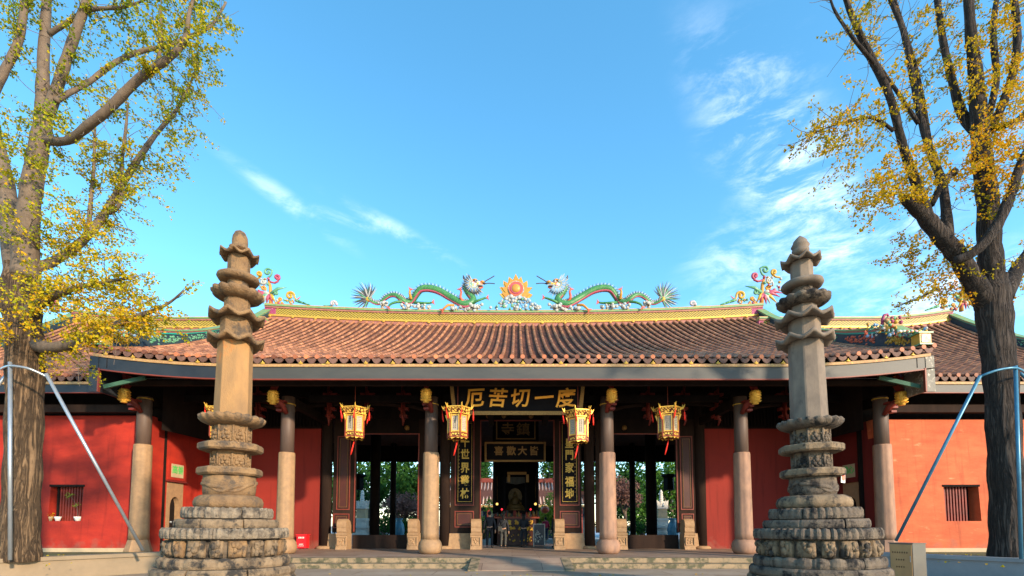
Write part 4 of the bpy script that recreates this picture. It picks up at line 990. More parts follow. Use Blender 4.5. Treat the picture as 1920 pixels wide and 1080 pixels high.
    for cxs, cy, w in ((540, 440, 40), (800, 450, 55), (730, 462, 35), (880, 462, 50), (1150, 478, 45), (1230, 478, 40), (1320, 458, 50), (1290, 475, 45)):
        b = MB(); rnd = random.Random(int(cxs))
        for j in range(14):
            rr = k * rnd.uniform(9, 17); b.ball(q(cxs + rnd.uniform(-w, w), cy + rnd.uniform(-10, 22) + abs(rnd.gauss(0, 4)), rnd.uniform(-.32, -.05)), (rr, rr * .7, rr), 0, 8)
        b.build('cloud', 'porcelain_white', t)
make_dragon(PX(800, RY, 570), 1, 'green porcelain dragon on the left of the ridge facing right, with white and dark mane', 'porcelain_dark')
make_dragon(PX(1133, RY, 570), -1, 'green porcelain dragon on the right of the ridge facing left, with blue mane', 'porcelain_blue')

# flaming pearl
cx = PX(967, RY, 560); z0 = ridge_top(cx)
t = thing('flaming_pearl', 'orange flaming pearl on a bank of blue and white porcelain clouds at the ridge centre', 'pearl sculpture', (cx, RY, z0), local=True)
def pq(x, y): return ((x - 500) / 10.8 * RS, (915 - y) / 10.8 * RS)
flame = [(500, 140), (540, 215), (560, 260), (610, 200), (640, 290), (650, 340), (735, 285), (745, 370), (720, 425), (835, 425), (770, 500), (735, 540), (840, 575), (760, 660), (680, 685), (500, 660), (360, 680), (250, 655), (170, 555), (270, 555), (220, 500), (170, 420), (280, 420), (245, 350), (250, 285), (340, 340), (360, 205), (420, 250), (445, 270), (470, 210)]
b = MB(); b.prism([pq(*p) for p in reversed(flame)], -.06, .08); b.build('flame', 'porcelain_yellow', t)
b = MB(); cc = pq(505, 470)
b.prism([((x - cc[0]) * .87 + cc[0], (z - cc[1]) * .87 + cc[1]) for x, z in [pq(*p) for p in reversed(flame)]], -.10, -.065); b.build('inner_flame', 'porcelain_orange', t)
def disc(r, y0, y1, m, nm, drop=0):
    b = MB(); b.prism([(cc[0] + r * math.cos(2 * math.pi * j / 28), cc[1] + r * math.sin(2 * math.pi * j / 28)) for j in range(28)], y0, y1); return b.build(nm, m, t)
disc(.45, -.14, -.105, 'mosaic', 'rim'); disc(.41, -.18, -.145, 'porcelain_red', 'disc'); disc(.31, -.21, -.185, 'porcelain_pink', 'ring')
b = MB(); b.ball((cc[0], -.16, cc[1]), (.27, .13, .27), 0, 20); b.build('pearl', 'porcelain_orange', t)
b = MB(); rnd = random.Random(9)
for j in range(120):
    z = rnd.uniform(0, 1); hw = (1 - z) ** .8 * 1.25 + .28; rr = rnd.uniform(.06, .12); b.ball((rnd.uniform(-hw, hw), rnd.uniform(-.30, -.12), z * .72 + .03), (rr, rr * .7, rr), int(rnd.random() * 3.2), 8)
b.build('clouds', ['porcelain_white', 'porcelain_white', 'porcelain_blue', 'porcelain_mint'], t)
for px, lab, s_ in ((626, 'small lilac porcelain shell on the left stretch of the ridge', 1), (1297, 'small pink porcelain shell on the right stretch of the ridge', -1)):
    x = PX(px, RY, 575); t = thing('ridge_shell', lab, 'shell ornament', (x, RY, ridge_top(x)), 'small shells on the ridge', local=True)
    b = MB()
    for j in range(12):
        a = j * .55; r_ = .17 - j * .012; b.ball((math.cos(a) * r_, -.08 - .01 * j, .17 + math.sin(a) * r_), .09 - j * .003, j % 2, 8)
    b.build('whorl', ['porcelain_lilac', 'porcelain_white'], t)
    b = MB(); b.spike((-.1 * s_, 0, .06), (-.62 * s_, 0, .14), .07, 0); b.build('leaf', 'porcelain_mint', t)

# scroll bouquets at ridge ends
def scroll(mb, c, r0, r1, a0, turns, w, mi, sx=1, lead=None, y=0):
    pts = [Vector(p) for p in (lead or [])]; n = 22
    for j in range(n + 1):
        f = j / n; a = a0 + turns * 2 * math.pi * f; r = r0 + (r1 - r0) * f; pts.append(Vector((c[0] + r * math.cos(a), y, c[1] + r * math.sin(a))))
    pts = [Vector((p.x * sx, p.y, p.z)) for p in pts]
    m_ = len(pts); mb.tube(pts, [w * (.7 + .3 * math.sin(math.pi * j / m_)) for j in range(m_)], 8, mi)
    mb.ball(pts[-1], w * 1.25, mi, 8)
def bouquet(cx, cy, cz, sx, s, lab, pal):
    # traced from the right-hand ornament: origin at its foot, x grows towards the middle of the roof
    t = thing('ridge_bouquet', lab, 'roof ornament', (cx, cy, cz), 'scroll ornaments on the ridge ends', local=True)
    k = RS / 10.8 * s
    def q(x, y): return ((950 - x) * k, (885 - y) * k)
    def Q(x, y, dy=0): a = q(x, y); return Vector((a[0] * sx, dy, a[1]))
    K = lambda *a: [Vector((q(x, y)[0], 0, q(x, y)[1])) for x, y in a]
    parts = [('scroll', pal[0], (845, 265), 62, 22, R(250), -.95, 30, K((1030, 330), (960, 370), (890, 385), (820, 350))),
             ('scroll', pal[1], (1040, 150), 75, 25, R(120), -.85, 28, K((1040, 270), (990, 240), (960, 180), (950, 110))),
             ('scroll', pal[2], (1225, 195), 55, 22, R(230), -.9, 28, K((1340, 300), (1260, 290), (1190, 240))),
             ('scroll', pal[2], (540, 680), 95, 25, R(200), -1.15, 30, K((440, 790), (425, 740))),
             ('scroll', pal[3], (1110, 500), 50, 20, R(180), .9, 26, K((1030, 620), (1080, 600))),
             ('scroll', pal[1], (845, 620), 45, 18, R(60), .9, 24, K((930, 640), (900, 660))),
             ('scroll', pal[3], (770, 745), 35, 15, R(200), -.9, 24, K((850, 840), (800, 800))),
             ('scroll', pal[4], (1130, 370), 60, 20, R(90), 1.2, 28, K((1190, 480), (1200, 420)))]
    for nm, m, c, r0, r1, a0, tr, w, lead in parts:
        b = MB(); scroll(b, q(*c), r0 * k, r1 * k, math.pi - a0, -tr, w * k * .95, 0, sx, lead, random.uniform(-.08, .04)); b.build(nm, m, t)
    b = MB()   # stem and leaves
    b.tube([Q(950, 890), Q(965, 700), Q(975, 560), Q(985, 440), Q(1030, 330)], [45 * k, 42 * k, 38 * k, 34 * k, 20 * k], 8); b.build('stem', 'porcelain_orange', t)
    b = MB()
    for e, m in (((620, 490), 1), ((840, 840), 0), ((910, 850), 2), ((1180, 770), 1), ((1260, 850), 0), ((1120, 860), 3), ((1380, 640), 2), ((1330, 720), 2), ((1040, 870), 2), ((1150, 640), 3)):
        b.tube([Q(980, 640, -.05), Q((980 + e[0]) / 2, (620 + e[1]) / 2 - 20, -.12), Q(*e, -.05)], [30 * k, 38 * k, 5 * k], 7, m, flat=.6)
    b.build('leaves', ['porcelain_yellow', 'porcelain_mint', 'porcelain_pink', 'porcelain_white'], t)
    b = MB()
    for j in range(6): b.tube([Q(420 - j * 50, 770 + j * 18), Q(380 - j * 50, 790 + j * 16), Q(360 - j * 48, 800 + j * 15)], [(34 - j * 3) * k, (30 - j * 3) * k, (26 - j * 3) * k], 7, j % 2)
    b.spike(Q(420, 770), Q(325, 680), 14 * k, 2)
    b.build('tail', ['porcelain_mint', 'porcelain_green', 'porcelain_red'], t)
    b = MB(); rnd = random.Random(4)
    for j in range(46):
        x = rnd.uniform(1000, 1350); y = rnd.uniform(300, 620) if j % 2 else rnd.uniform(760, 870)
        if j % 2 == 0: x = rnd.uniform(470, 900)
        b.ball(Q(x, y, rnd.uniform(-.15, .02)), rnd.uniform(16, 34) * k, j % 5, 7)
    b.build('flowers', ['porcelain_white', 'porcelain_pink', 'porcelain_mint', 'porcelain_yellow', 'porcelain_orange'], t)
xr = PX(1428, RY, 585); bouquet(xr, RY, ridge_top(xr) - .08, -1, 1.0, 'multicoloured porcelain scroll bouquet on the right end of the main ridge', ['porcelain_pink', 'porcelain_mint', 'porcelain_yellow', 'porcelain_orange', 'porcelain_white'])
xl = PX(508, RY, 585); bouquet(xl, RY, ridge_top(xl) - .08, 1, .95, 'multicoloured porcelain scroll bouquet on the left end of the main ridge, behind the stone pillar', ['porcelain_pink', 'porcelain_mint', 'porcelain_yellow', 'porcelain_orange', 'porcelain_white'])

# ---------------------------------------------------------------- wings
for sx in (-1, 1):
    nm = 'left' if sx < 0 else 'right'
    lab = 'red plastered side wing left of the gate hall, with flowerpots on its window ledge' if sx < 0 else 'orange plastered side wing with brown tiled roof, right of the gate hall'
    wt = thing('side_wing', lab, 'temple wing', (sx * 19, 19.4, PLZ))
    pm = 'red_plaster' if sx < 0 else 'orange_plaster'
    ze, zr = PZ(706, 18.45), PZ(618, 26.0)
    xin, xout, xri, xro = sx * 14.5, sx * 24.6, sx * 13.2, sx * 23.6
    rr = Roof(xin, xout, xri, xro, 18.45, 26.0, ze, zr, .35, .45, None, sag=.30, lc=1)
    b = MB()
    for j in range(8):
        t0, t1 = j / 8, (j + 1) / 8
        for i in range(10):
            u0, u1 = i / 10, (i + 1) / 10; b.add([rr.at(u0, t0, -.07), rr.at(u1, t0, -.07), rr.at(u1, t1, -.07), rr.at(u0, t1, -.07)], [(0, 1, 2, 3)])
    wr = b.build('roof', 'pan_tile', wt)
    tile_roof(rr, wr, 30, 30)
    underside(rr, wr); backslope(rr, wr)
    ridge_band(rr, wr, 0.0, 1.0, .05, .85)
    b = MB(); strip(b, rr, .004, .996, -.02, .10, -.30, -.20); b.build('eave_strip', 'gold_strip', wr)
    b = MB(); strip(b, rr, .0, 1., 0.02, .10, -.60, -.30); b.build('fascia', 'fascia_left' if sx < 0 else 'fascia_paint', wr)
    b = MB(); strip(b, rr, .0, 1., 0.0, .11, -.63, -.60); b.build('fascia_edge', 'red_line', wr)
    pts = [rr.at(.998, t, .02) for t in (1, .88, .74, .6, .45, .3, .15, .02)]
    slope_ridge(wr, pts, [.45, .45, .48, .5, .55, .6, .7, .7], -sx, [(.3, .6, 'porcelain_mint')])
    # battered front wall with a deep barred window
    yb, yt = 19.35, 19.55; z0, z1 = PLZ + .22, PZ(779 if sx < 0 else 786, 19.5)
    xa0, xa1 = sx * 14.75, sx * 14.40      # inner edge leans
    wx = sorted((PX(92, 19.4, 940), PX(154, 19.4, 940))) if sx < 0 else sorted((PX(1772, 19.4, 940), PX(1838, 19.4, 940)))
    wz0, wz1 = PZ(977, 19.4), PZ(909, 19.4)
    b = MB(); xo = sx * 25
    def yy(z): return yb + (yt - yb) * (z - z0) / (z1 - z0)
    def xx(z): return xa0 + (xa1 - xa0) * (z - z0) / (z1 - z0)
    def wall(x0f, x1f, za, zb):
        xs0, xs1 = sorted((0, 1)); p = []
        for z in (za, zb):
            l, r = sorted((x0f(z), x1f(z))); p += [(l, yy(z), z), (r, yy(z), z), (r, 19.95, z), (l, 19.95, z)]
        b.hexa(p)
    wi, wo = (wx[1], wx[0]) if sx < 0 else (wx[0], wx[1])
    wall(xx, lambda z: xo, wz1, z1); wall(xx, lambda z: xo, z0, wz0); wall(xx, lambda z: wi, wz0, wz1); wall(lambda z: wo, lambda z: xo, wz0, wz1)
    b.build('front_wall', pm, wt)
    b = MB(); b.box(*sorted((xa0 + sx * .02, xo)), 19.28, 19.9, PLZ + .02, PLZ + .22); b.build('plinth', 'cream_plinth', wt)
    b = MB(); b.box(wx[0] - .04, wx[1] + .04, yy(wz1) - .03, 19.7, wz1 - .07, wz1 + .01); b.box(wx[0] + (.0 if sx > 0 else .10), wx[0] + (.05 if sx > 0 else .16), 19.62, 19.72, wz0, wz1 - .07)
    fr = b.build('window', 'dark_wood', wt)
    nb = 10 if sx < 0 else 9; wl0 = wx[0] + (.18 if sx < 0 else .03); wl1 = wx[1] - (.02 if sx < 0 else .28)
    for k in range(nb):
        x = wl0 + (wl1 - wl0) * (k + .5) / nb; b = MB(); b.box(x - .028, x + .028, 19.64, 19.70, wz0, wz1 - .07); b.build('bar', 'bracket_red', fr)
    b = MB(); b.box(wx[0], wx[1], 19.9, 19.94, wz0, wz1); b.build('shutter', 'black_lacquer', fr)
    # beam over the wall and dark loft behind
    zb = PZ(768, 19.3)
    b = MB(); b.bar((sx * 14.6, 19.2, zb), (sx * 24.6, 19.2, zb), .22, .30); b.build('beam', 'brown_wood', wt)
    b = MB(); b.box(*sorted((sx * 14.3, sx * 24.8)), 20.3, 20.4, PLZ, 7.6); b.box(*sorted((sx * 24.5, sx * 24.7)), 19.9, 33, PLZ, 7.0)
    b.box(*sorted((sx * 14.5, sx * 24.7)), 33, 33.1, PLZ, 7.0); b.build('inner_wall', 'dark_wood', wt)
    x = PX(110, 26.0, 598) if sx < 0 else PX(1800, 26.0, 598)
    bouquet(x, 25.9, rr.at(.99, 1).z + .55, -sx, .85, 'multicoloured porcelain scroll bouquet on the ridge end of the ' + nm + ' wing',
            ['porcelain_lilac', 'porcelain_blue', 'porcelain_yellow', 'porcelain_orange', 'porcelain_mint'])

# ---------------------------------------------------------------- stone sutra pillars
def sutra_pillar(px_base, d, lean, lab, dark, widths, seed):
    base = P(px_base, 985, d); S = d / F * 1.015; st = 1.155; rnd = random.Random(seed)
    t = thing('stone_sutra_pillar', lab, 'stone pillar', (base.x, d, 0), 'stone pillars in the forecourt', rot=(0, lean, 0), local=True)
    def z(py): return PZ(py, d)
    def r(w): return w / 2 * S / st
    W = widths; ph = .5 + rnd.uniform(-.1, .1)
    M1 = 'pillar_stone' if not dark else 'pillar_dark_stone'; MG = 'pillar_shaft_stone' if not dark else 'pillar_grey_stone'
    ML = 'pillar_stone' if not dark else 'pillar_dark_stone'; MGs = 'pillar_stone' if not dark else 'pillar_grey_stone'
    def octo(ang0=0.0, soft=0.0):
        def f(j, a, rr, zz_):
            q = ((a + ang0) % (math.pi / 4)) - math.pi / 8; k = math.cos(math.pi / 8) / math.cos(q); return rr * (k * (1 - soft) + soft), rnd.uniform(-.004, .004)
        return f
    A0 = R(12) if not dark else R(-8)
    def part(nm, m, prof, f=None, n=64, sm=False):
        b = MB(); b.lathe((0, 0, 0), prof, n, fn=f, sm=sm); return b.build(nm, m, t)
    def slab(w, y0, y1, m, nm='octagonal_slab', e=.06, soft=0):
        a, c, q = z(y1), z(y0), r(w); return part(nm, m, [(q * .93, a), (q, a + (c - a) * .22), (q, c - (c - a) * .2), (q * .95, c)], octo(A0, soft))
    def drum(w, y0, y1, m, nm='drum', soft=0, bul=0):
        a, c, q = z(y1), z(y0), r(w); return part(nm, m, [(q, a - .03), (q * (1 + bul * .6), a + (c - a) * .3), (q * (1 + bul), a + (c - a) * .6), (q * (1 + bul * .2), c + .03)], octo(A0, soft), sm=bul > 0)
    def disk(w, yc, h, m, nm='round_disk'):
        c, q, hh = z(yc), r(w), h * S
        return part(nm, m, [(q * .72, c - hh * .62), (q * .92, c - hh * .45), (q, c - hh * .05), (q * .97, c + hh * .3), (q * .8, c + hh * .5)], lambda j, a, rr, z_: (rr * (1 + .012 * math.sin(5 * a + 1)), 0), sm=True)
    def lotus(w, yc, h, m, npet=16, nm='lotus_ring', up=1):
        c, q, hh = z(yc), r(w), h * S; prof = [(.60, -.62), (.76, -.52), (.92, -.28), (1.0, .05), (1.01, .34), (.96, .50), (.60, .52)]
        def f(j, a, rr, z_):
            s_ = abs(math.sin(npet * a / 2 + j * .22)); return rr * (1 + (.085 * (s_ - .6) if 0 < j < 6 else 0)), (hh * .14 * (s_ - .5) if 0 < j < 6 else 0)
        return part(nm, m, [(q * a, c + hh * b_) for a, b_ in prof], f, 128, True)
    def roofcap(w, yc, m, h=34, up=9):
        c, q = z(yc), r(w); T = .068 * q / .55
        prof = [(.46, .03, 0), (.62, .01, .2), (.86, -.005, .75), (1.0, 0.0, 1), (1.02, T * .9, 1), (.99, T * 1.15, 1), (.86, T * 1.2, .5), (.66, T * 1.45, .2), (.46, T * 1.9, .05)]
        L = up * S
        def f(j, a, rr, z_):
            s_ = abs(math.cos(4 * (a + A0) - math.pi / 2 + math.pi / 2)) if False else (abs(((a + A0 + math.pi / 8) % (math.pi / 4)) / (math.pi / 8) - 1))
            cor = s_ ** 1.35; g = prof[j][2]
            return rr * (1 - .05 * (1 - cor) * g + .03 * cor * g), L * (1.7 * cor - .7) * g
        return part('scalloped_roof', m, [(q * a, c + z_) for a, z_, g in prof], f, 96, True)
    # crown
    zb0 = z(W['bud'][1]); zt0 = z(W['bud'][0]); hh = zt0 - zb0; rb = r(32)
    if dark:
        part('finial', 'pillar_grey_stone', [(rb * 1.0, zb0 - .05), (rb * 1.08, zb0 + hh * .15), (rb * .9, zb0 + hh * .22), (rb * 1.15, zb0 + hh * .38), (rb * .92, zb0 + hh * .56), (rb * .85, zb0 + hh * .68), (rb * .5, zb0 + hh * .85), (rb * .12, zb0 + hh)], None, 24, True)
    else:
        part('finial', 'pillar_stone', [(rb * 1.3, zb0 - .08), (rb * 1.3, zb0 - .02), (rb * .95, zb0), (rb * 1.0, zb0 + hh * .3), (rb * .93, zb0 + hh * .6), (rb * .65, zb0 + hh * .87), (rb * .2, zb0 + hh)], None, 24, True)
    roofcap(W['rt'][0], W['rt'][1], MGs, up=5.5); drum(45, W['rt'][1] + 2, W['d1'][1] - 4, MGs)
    disk(W['d1'][0], W['d1'][1], 12, MGs); drum(42, W['d1'][1] + 5, W['l1'][1] - 8, M1, 'neck', soft=1)
    lotus(W['l1'][0], W['l1'][1], 14, ML, 14); drum(52, W['l1'][1] + 8, W['r1'][1] - 4, MGs)
    roofcap(W['r1'][0], W['r1'][1], MGs, up=6.5); drum(63, W['r1'][1] + 2, W['r2'][1] - 4, MGs, 'carved_drum')
    roofcap(W['r2'][0], W['r2'][1], MGs, up=6.5)
    a, c = z(W['l2'][1] - 6), z(W['r2'][1] + 4); q = r(71)
    part('shaft', MG, [(q * 1.03, a - .03), (q, a + (c - a) * .5), (q * .97, c + .05)], octo(A0), 64)
    lotus(W['l2'][0], W['l2'][1], 15, ML, 20)
    def reliefs(w, y0, y1, m, cnt=8):
        zc = (z(y0) + z(y1)) / 2; q = r(w) * .90; b = MB()
        for k in range(cnt):
            a = 2 * math.pi * (k + .5) / cnt - A0; hh = (z(y0) - z(y1)) * .5; tx, ty = -math.sin(a), math.cos(a)
            for (du, dz_, rr_) in ((0, .42, .030), (0, .05, .045), (-.05, -.05, .03), (.05, -.05, .03), (-.04, -.42, .045), (.04, -.42, .045), (-.10, .3, .022), (.10, .3, .022), (0, -.75, .03), (-.09, -.75, .03), (.09, -.75, .03)):
                b.ball((q * 1.015 * math.cos(a) + tx * du, q * 1.015 * math.sin(a) + ty * du, zc + hh * dz_), rr_ + rnd.uniform(-.006, .006), 0, 7)
            a2 = a + math.pi / cnt; e = q * 1.10; b.tube([(e * math.cos(a2), e * math.sin(a2), zc - hh), (e * math.cos(a2), e * math.sin(a2), zc + hh)], .022, 6)
        b.build('carved_figures', m, t)
    drum(70, W['l2'][1] + 8, W['s1'][1] - 8, M1 if not dark else 'pillar_base_stone', 'carved_drum'); reliefs(73, W['l2'][1] + 10, W['s1'][1] - 8, M1)
    slab(W['s1'][0], W['s1'][1] - 7, W['s1'][1] + 7, MGs if not dark else 'pillar_base_stone')
    drum(71, W['s1'][1] + 8, W['s2'][1] - 8, M1, 'carved_drum'); reliefs(74, W['s1'][1] + 10, W['s2'][1] - 8, M1)
    slab(W['s2'][0], W['s2'][1] - 7, W['s2'][1] + 7, MGs if not dark else 'pillar_base_stone')
    drum(W['bd'], W['s2'][1] + 8, 929, M1 if not dark else 'pillar_dark_stone', 'bulging_drum', soft=1, bul=.04)
    b = MB(); q = r(W['bd']) * 1.02
    pts = []
    for k in range(64):   # coiled dragon in low relief
        a = k * .2; zc = z(913) + .09 * math.sin(k * .42) + .03 * math.sin(k * 1.1); pts.append((q * .985 * math.cos(a), q * .985 * math.sin(a), zc))
    b.tube(pts, [.034 + .012 * math.sin(k * .9) for k in range(64)], 7)
    b.build('carved_coil', M1, t)
    c, q = z(942), r(W['cu']); hh = 12 * S
    def cu(j, a, rr, z_): return rr * (1 + .02 * math.cos(12 * a)), 0
    part('cushion', M1 if not dark else 'pillar_base_stone', [(q * .90, c - hh), (q * .99, c - hh * .6), (q, c), (q * .95, c + hh * .6), (q * .82, c + hh), (q * .5, c + hh * 1.05)], cu, 72, True)
    MB_ = 'pillar_base_stone' if not dark else 'pillar_dark_stone'
    def ring(w, y0, y1, m, pet=0, joints=8, nm='base_ring'):
        a, c, q = z(y1), z(y0), r(w); b = MB(); h = c - a
        for k in range(joints):   # individual curved stones with open joints
            n = 10; t0 = 2 * math.pi * k / joints + rnd.uniform(-.03, .03); t1 = 2 * math.pi * (k + 1) / joints - .012; dr = rnd.uniform(-.012, .012); dz = rnd.uniform(-.006, .006)
            pr = [(.90, 0), (.985, .10), (1.0, .35), (.995, .75), (.965, 1.0), (.70, 1.02)]; vs = []
            for j, (pr_, pz) in enumerate(pr):
                for i in range(n * 2 + 1):
                    ang = t0 + (t1 - t0) * i / (n * 2); e = 1 - .012 * (1 if i in (0, n * 2) else 0)
                    oc = 1.0; wv = 0
                    if pet and 0 < j < 5: s_ = abs(math.sin(pet * ang / 2)); wv = .030 * (s_ - .6)
                    rr = q * pr_ * (1 + wv) * e + dr * .5 + rnd.uniform(-.002, .002); vs.append((rr * math.cos(ang), rr * math.sin(ang), a + h * pz + dz + (wv * 1.2 if j > 2 else 0)))
            m_ = n * 2 + 1; fs = [(j * m_ + i, j * m_ + i + 1, (j + 1) * m_ + i + 1, (j + 1) * m_ + i) for j in range(len(pr) - 1) for i in range(m_ - 1)]
            fs += [tuple(j * m_ for j in range(len(pr))), tuple(j * m_ + m_ - 1 for j in reversed(range(len(pr))))]
            b.add(vs, fs, 0, .5, False)
        b.lathe((0, 0, 0), [(q * .92, a + .01), (q * .92, c - .01)], 32)
        return b.build(nm, m, t)
    pale = 'pillar_pale_stone' if not dark else 'pillar_dark_stone'
    ring(W['g1'], 954, 974, pale, 40, 8); ring(W['g2'], 974, 991, MB_, 0, 8); ring(W['g3'], 991, 1010, pale, 56, 10, 'lotus_ring')
    # frieze of carved blocks
    a, c, q = z(1042), z(1010), r(W['fz']); b = MB(); b.lathe((0, 0, 0), [(q * .90, a - .02), (q * .90, c + .02)], 40); b.build('frieze_core', 'pillar_dark_stone', t)
    nb = 18
    for k in range(nb):
        wd = .80 if k % 2 else .55; ang = 2 * math.pi * (k + .5) / nb + rnd.uniform(-.02, .02); b = MB(); vs = []
        n = 8; ha = math.pi / nb * wd * 1.12
        for j, (pr_, pz) in enumerate([(.88, .04), (.98, .06), (1.0, .3), (1.0, .7), (.98, .94), (.88, .96)]):
            for i in range(n + 1):
                an = ang - ha + 2 * ha * i / n; e = .97 if i in (0, n) else 1; rr = q * pr_ * e * (1 + (rnd.uniform(-.018, .018) if 1 <= j <= 4 else 0)); vs.append((rr * math.cos(an), rr * math.sin(an), a + (c - a) * pz))
        m_ = n + 1; fs = [(j * m_ + i, j * m_ + i + 1, (j + 1) * m_ + i + 1, (j + 1) * m_ + i) for j in range(5) for i in range(n)]
        fs += [tuple(j * m_ for j in range(6)), tuple(j * m_ + n for j in reversed(range(6)))]
        b.add(vs, fs, 0, .5, True)
        for _ in range(7):
            an = ang + rnd.uniform(-.6, .6) * ha; b.ball((q * 1.0 * math.cos(an), q * 1.0 * math.sin(an), a + (c - a) * rnd.uniform(.2, .8)), (rnd.uniform(.03, .06),) * 2 + (rnd.uniform(.04, .08),), 0, 7)
        b.build('carved_block', 'pillar_base_stone' if (k % 3 or dark) else 'pillar_stone', t)
    ring(W['g4'], 1042, 1061, MB_ if dark else 'pillar_base_stone', 26, 9)
    ring(W['g5'], 1060, 1077, 'pillar_dark_stone' if dark else 'pillar_base_stone', 0, 8)
    ring(W['g6'] * .94, 1076, 1098, 'pillar_base_stone', 0, 16, 'carved_block_course')
    ring(W['g6'], 1097, 1112, 'pillar_dark_stone', 0, 8); ring(W['g6'] * 1.07, 1111, z and 1117, 'pillar_dark_stone', 0, 8)
    b = MB(); b.lathe((0, 0, 0), [(r(W['g6'] * 1.1), 0), (r(W['g6'] * 1.1), .07)], 8); b.build('footing', 'pillar_dark_stone', t)
WL = dict(bud=(433, 464), rt=(78, 484), d1=(84, 524), l1=(100, 556), r1=(110, 602), r2=(111, 646), l2=(125, 791), s1=(126, 841), s2=(126, 886), bd=98, cu=130, g1=172, g2=196, g3=238, fz=222, g4=246, g5=270, g6=292)
WR = dict(bud=(443, 474), rt=(79, 494), d1=(83, 535), l1=(103, 568), r1=(114, 604), r2=(113, 644), l2=(122, 798), s1=(126, 843), s2=(126, 888), bd=86, cu=140, g1=172, g2=198, g3=236, fz=222, g4=242, g5=262, g6=288)
sutra_pillar(427, 10.0, R(.35), 'tall tan stone sutra pillar on the left, smooth ochre octagonal shaft and lotus rings', False, WL, 1)
sutra_pillar(1529, 10.0, R(-.75), 'tall grey stone sutra pillar on the right with blackened lotus rings and a red paper tag', True, WR, 2)
# red paper tag hanging on the right pillar's slab
p = P(1581, 892, 9.75)
t = thing('paper_tag', 'small red and white paper tag stuck on the slab edge of the right stone pillar', 'tag', tuple(p), rot=(0, R(4), R(20)), local=True)
b = MB(); b.box(-.055, .055, 0, .008, -.14, .13); b.build('paper', 'white_paint', t)
b = MB(); b.prism([(-.04, .10), (.045, .10), (.045, -.07), (.02, -.11), (0, -.09), (-.02, -.10), (-.04, -.06)][::-1], -.004, -.001); b.build('print', 'poster_red', t)

# ---------------------------------------------------------------- ginkgo trees
def leaves_mesh(cl, name, m, parent, size, rnd, bias):
    vs, fs, va = [], [], []
    for (c, n, spread, a) in cl:
        for _ in range(n):
            p = c + Vector((rnd.gauss(0, spread), rnd.gauss(0, spread), rnd.gauss(0, spread)))
            n1 = Vector((rnd.gauss(0, 1), rnd.gauss(0, 1), rnd.gauss(0, .8))).normalized(); n2 = n1.cross(Vector((rnd.gauss(0, 1), rnd.gauss(0, 1), rnd.gauss(0, 1)))).normalized()
            s_ = size * rnd.uniform(.65, 1.2); n3 = n1.cross(n2) * s_ * .25; o = len(vs)
            vs += [p, p + n1 * s_ * .8 - n2 * s_ * .62 + n3, p + n1 * s_ * 1.0 , p + n1 * s_ * .8 + n2 * s_ * .62 + n3]
            fs += [(o, o + 1, o + 2), (o, o + 2, o + 3)]; v = min(1, max(0, a + rnd.gauss(0, .16))); va += [v, v]
    me = bpy.data.meshes.new(name); me.from_pydata([tuple(Vector(v) - Vector(ORG[parent.name])) for v in vs], [], fs); me.materials.append(MATS[m])
    at = me.attributes.new('var', 'FLOAT', 'FACE'); at.data.foreach_set('value', va)
    o = bpy.data.objects.new(name, me); C.objects.link(o); o.parent = parent; return o
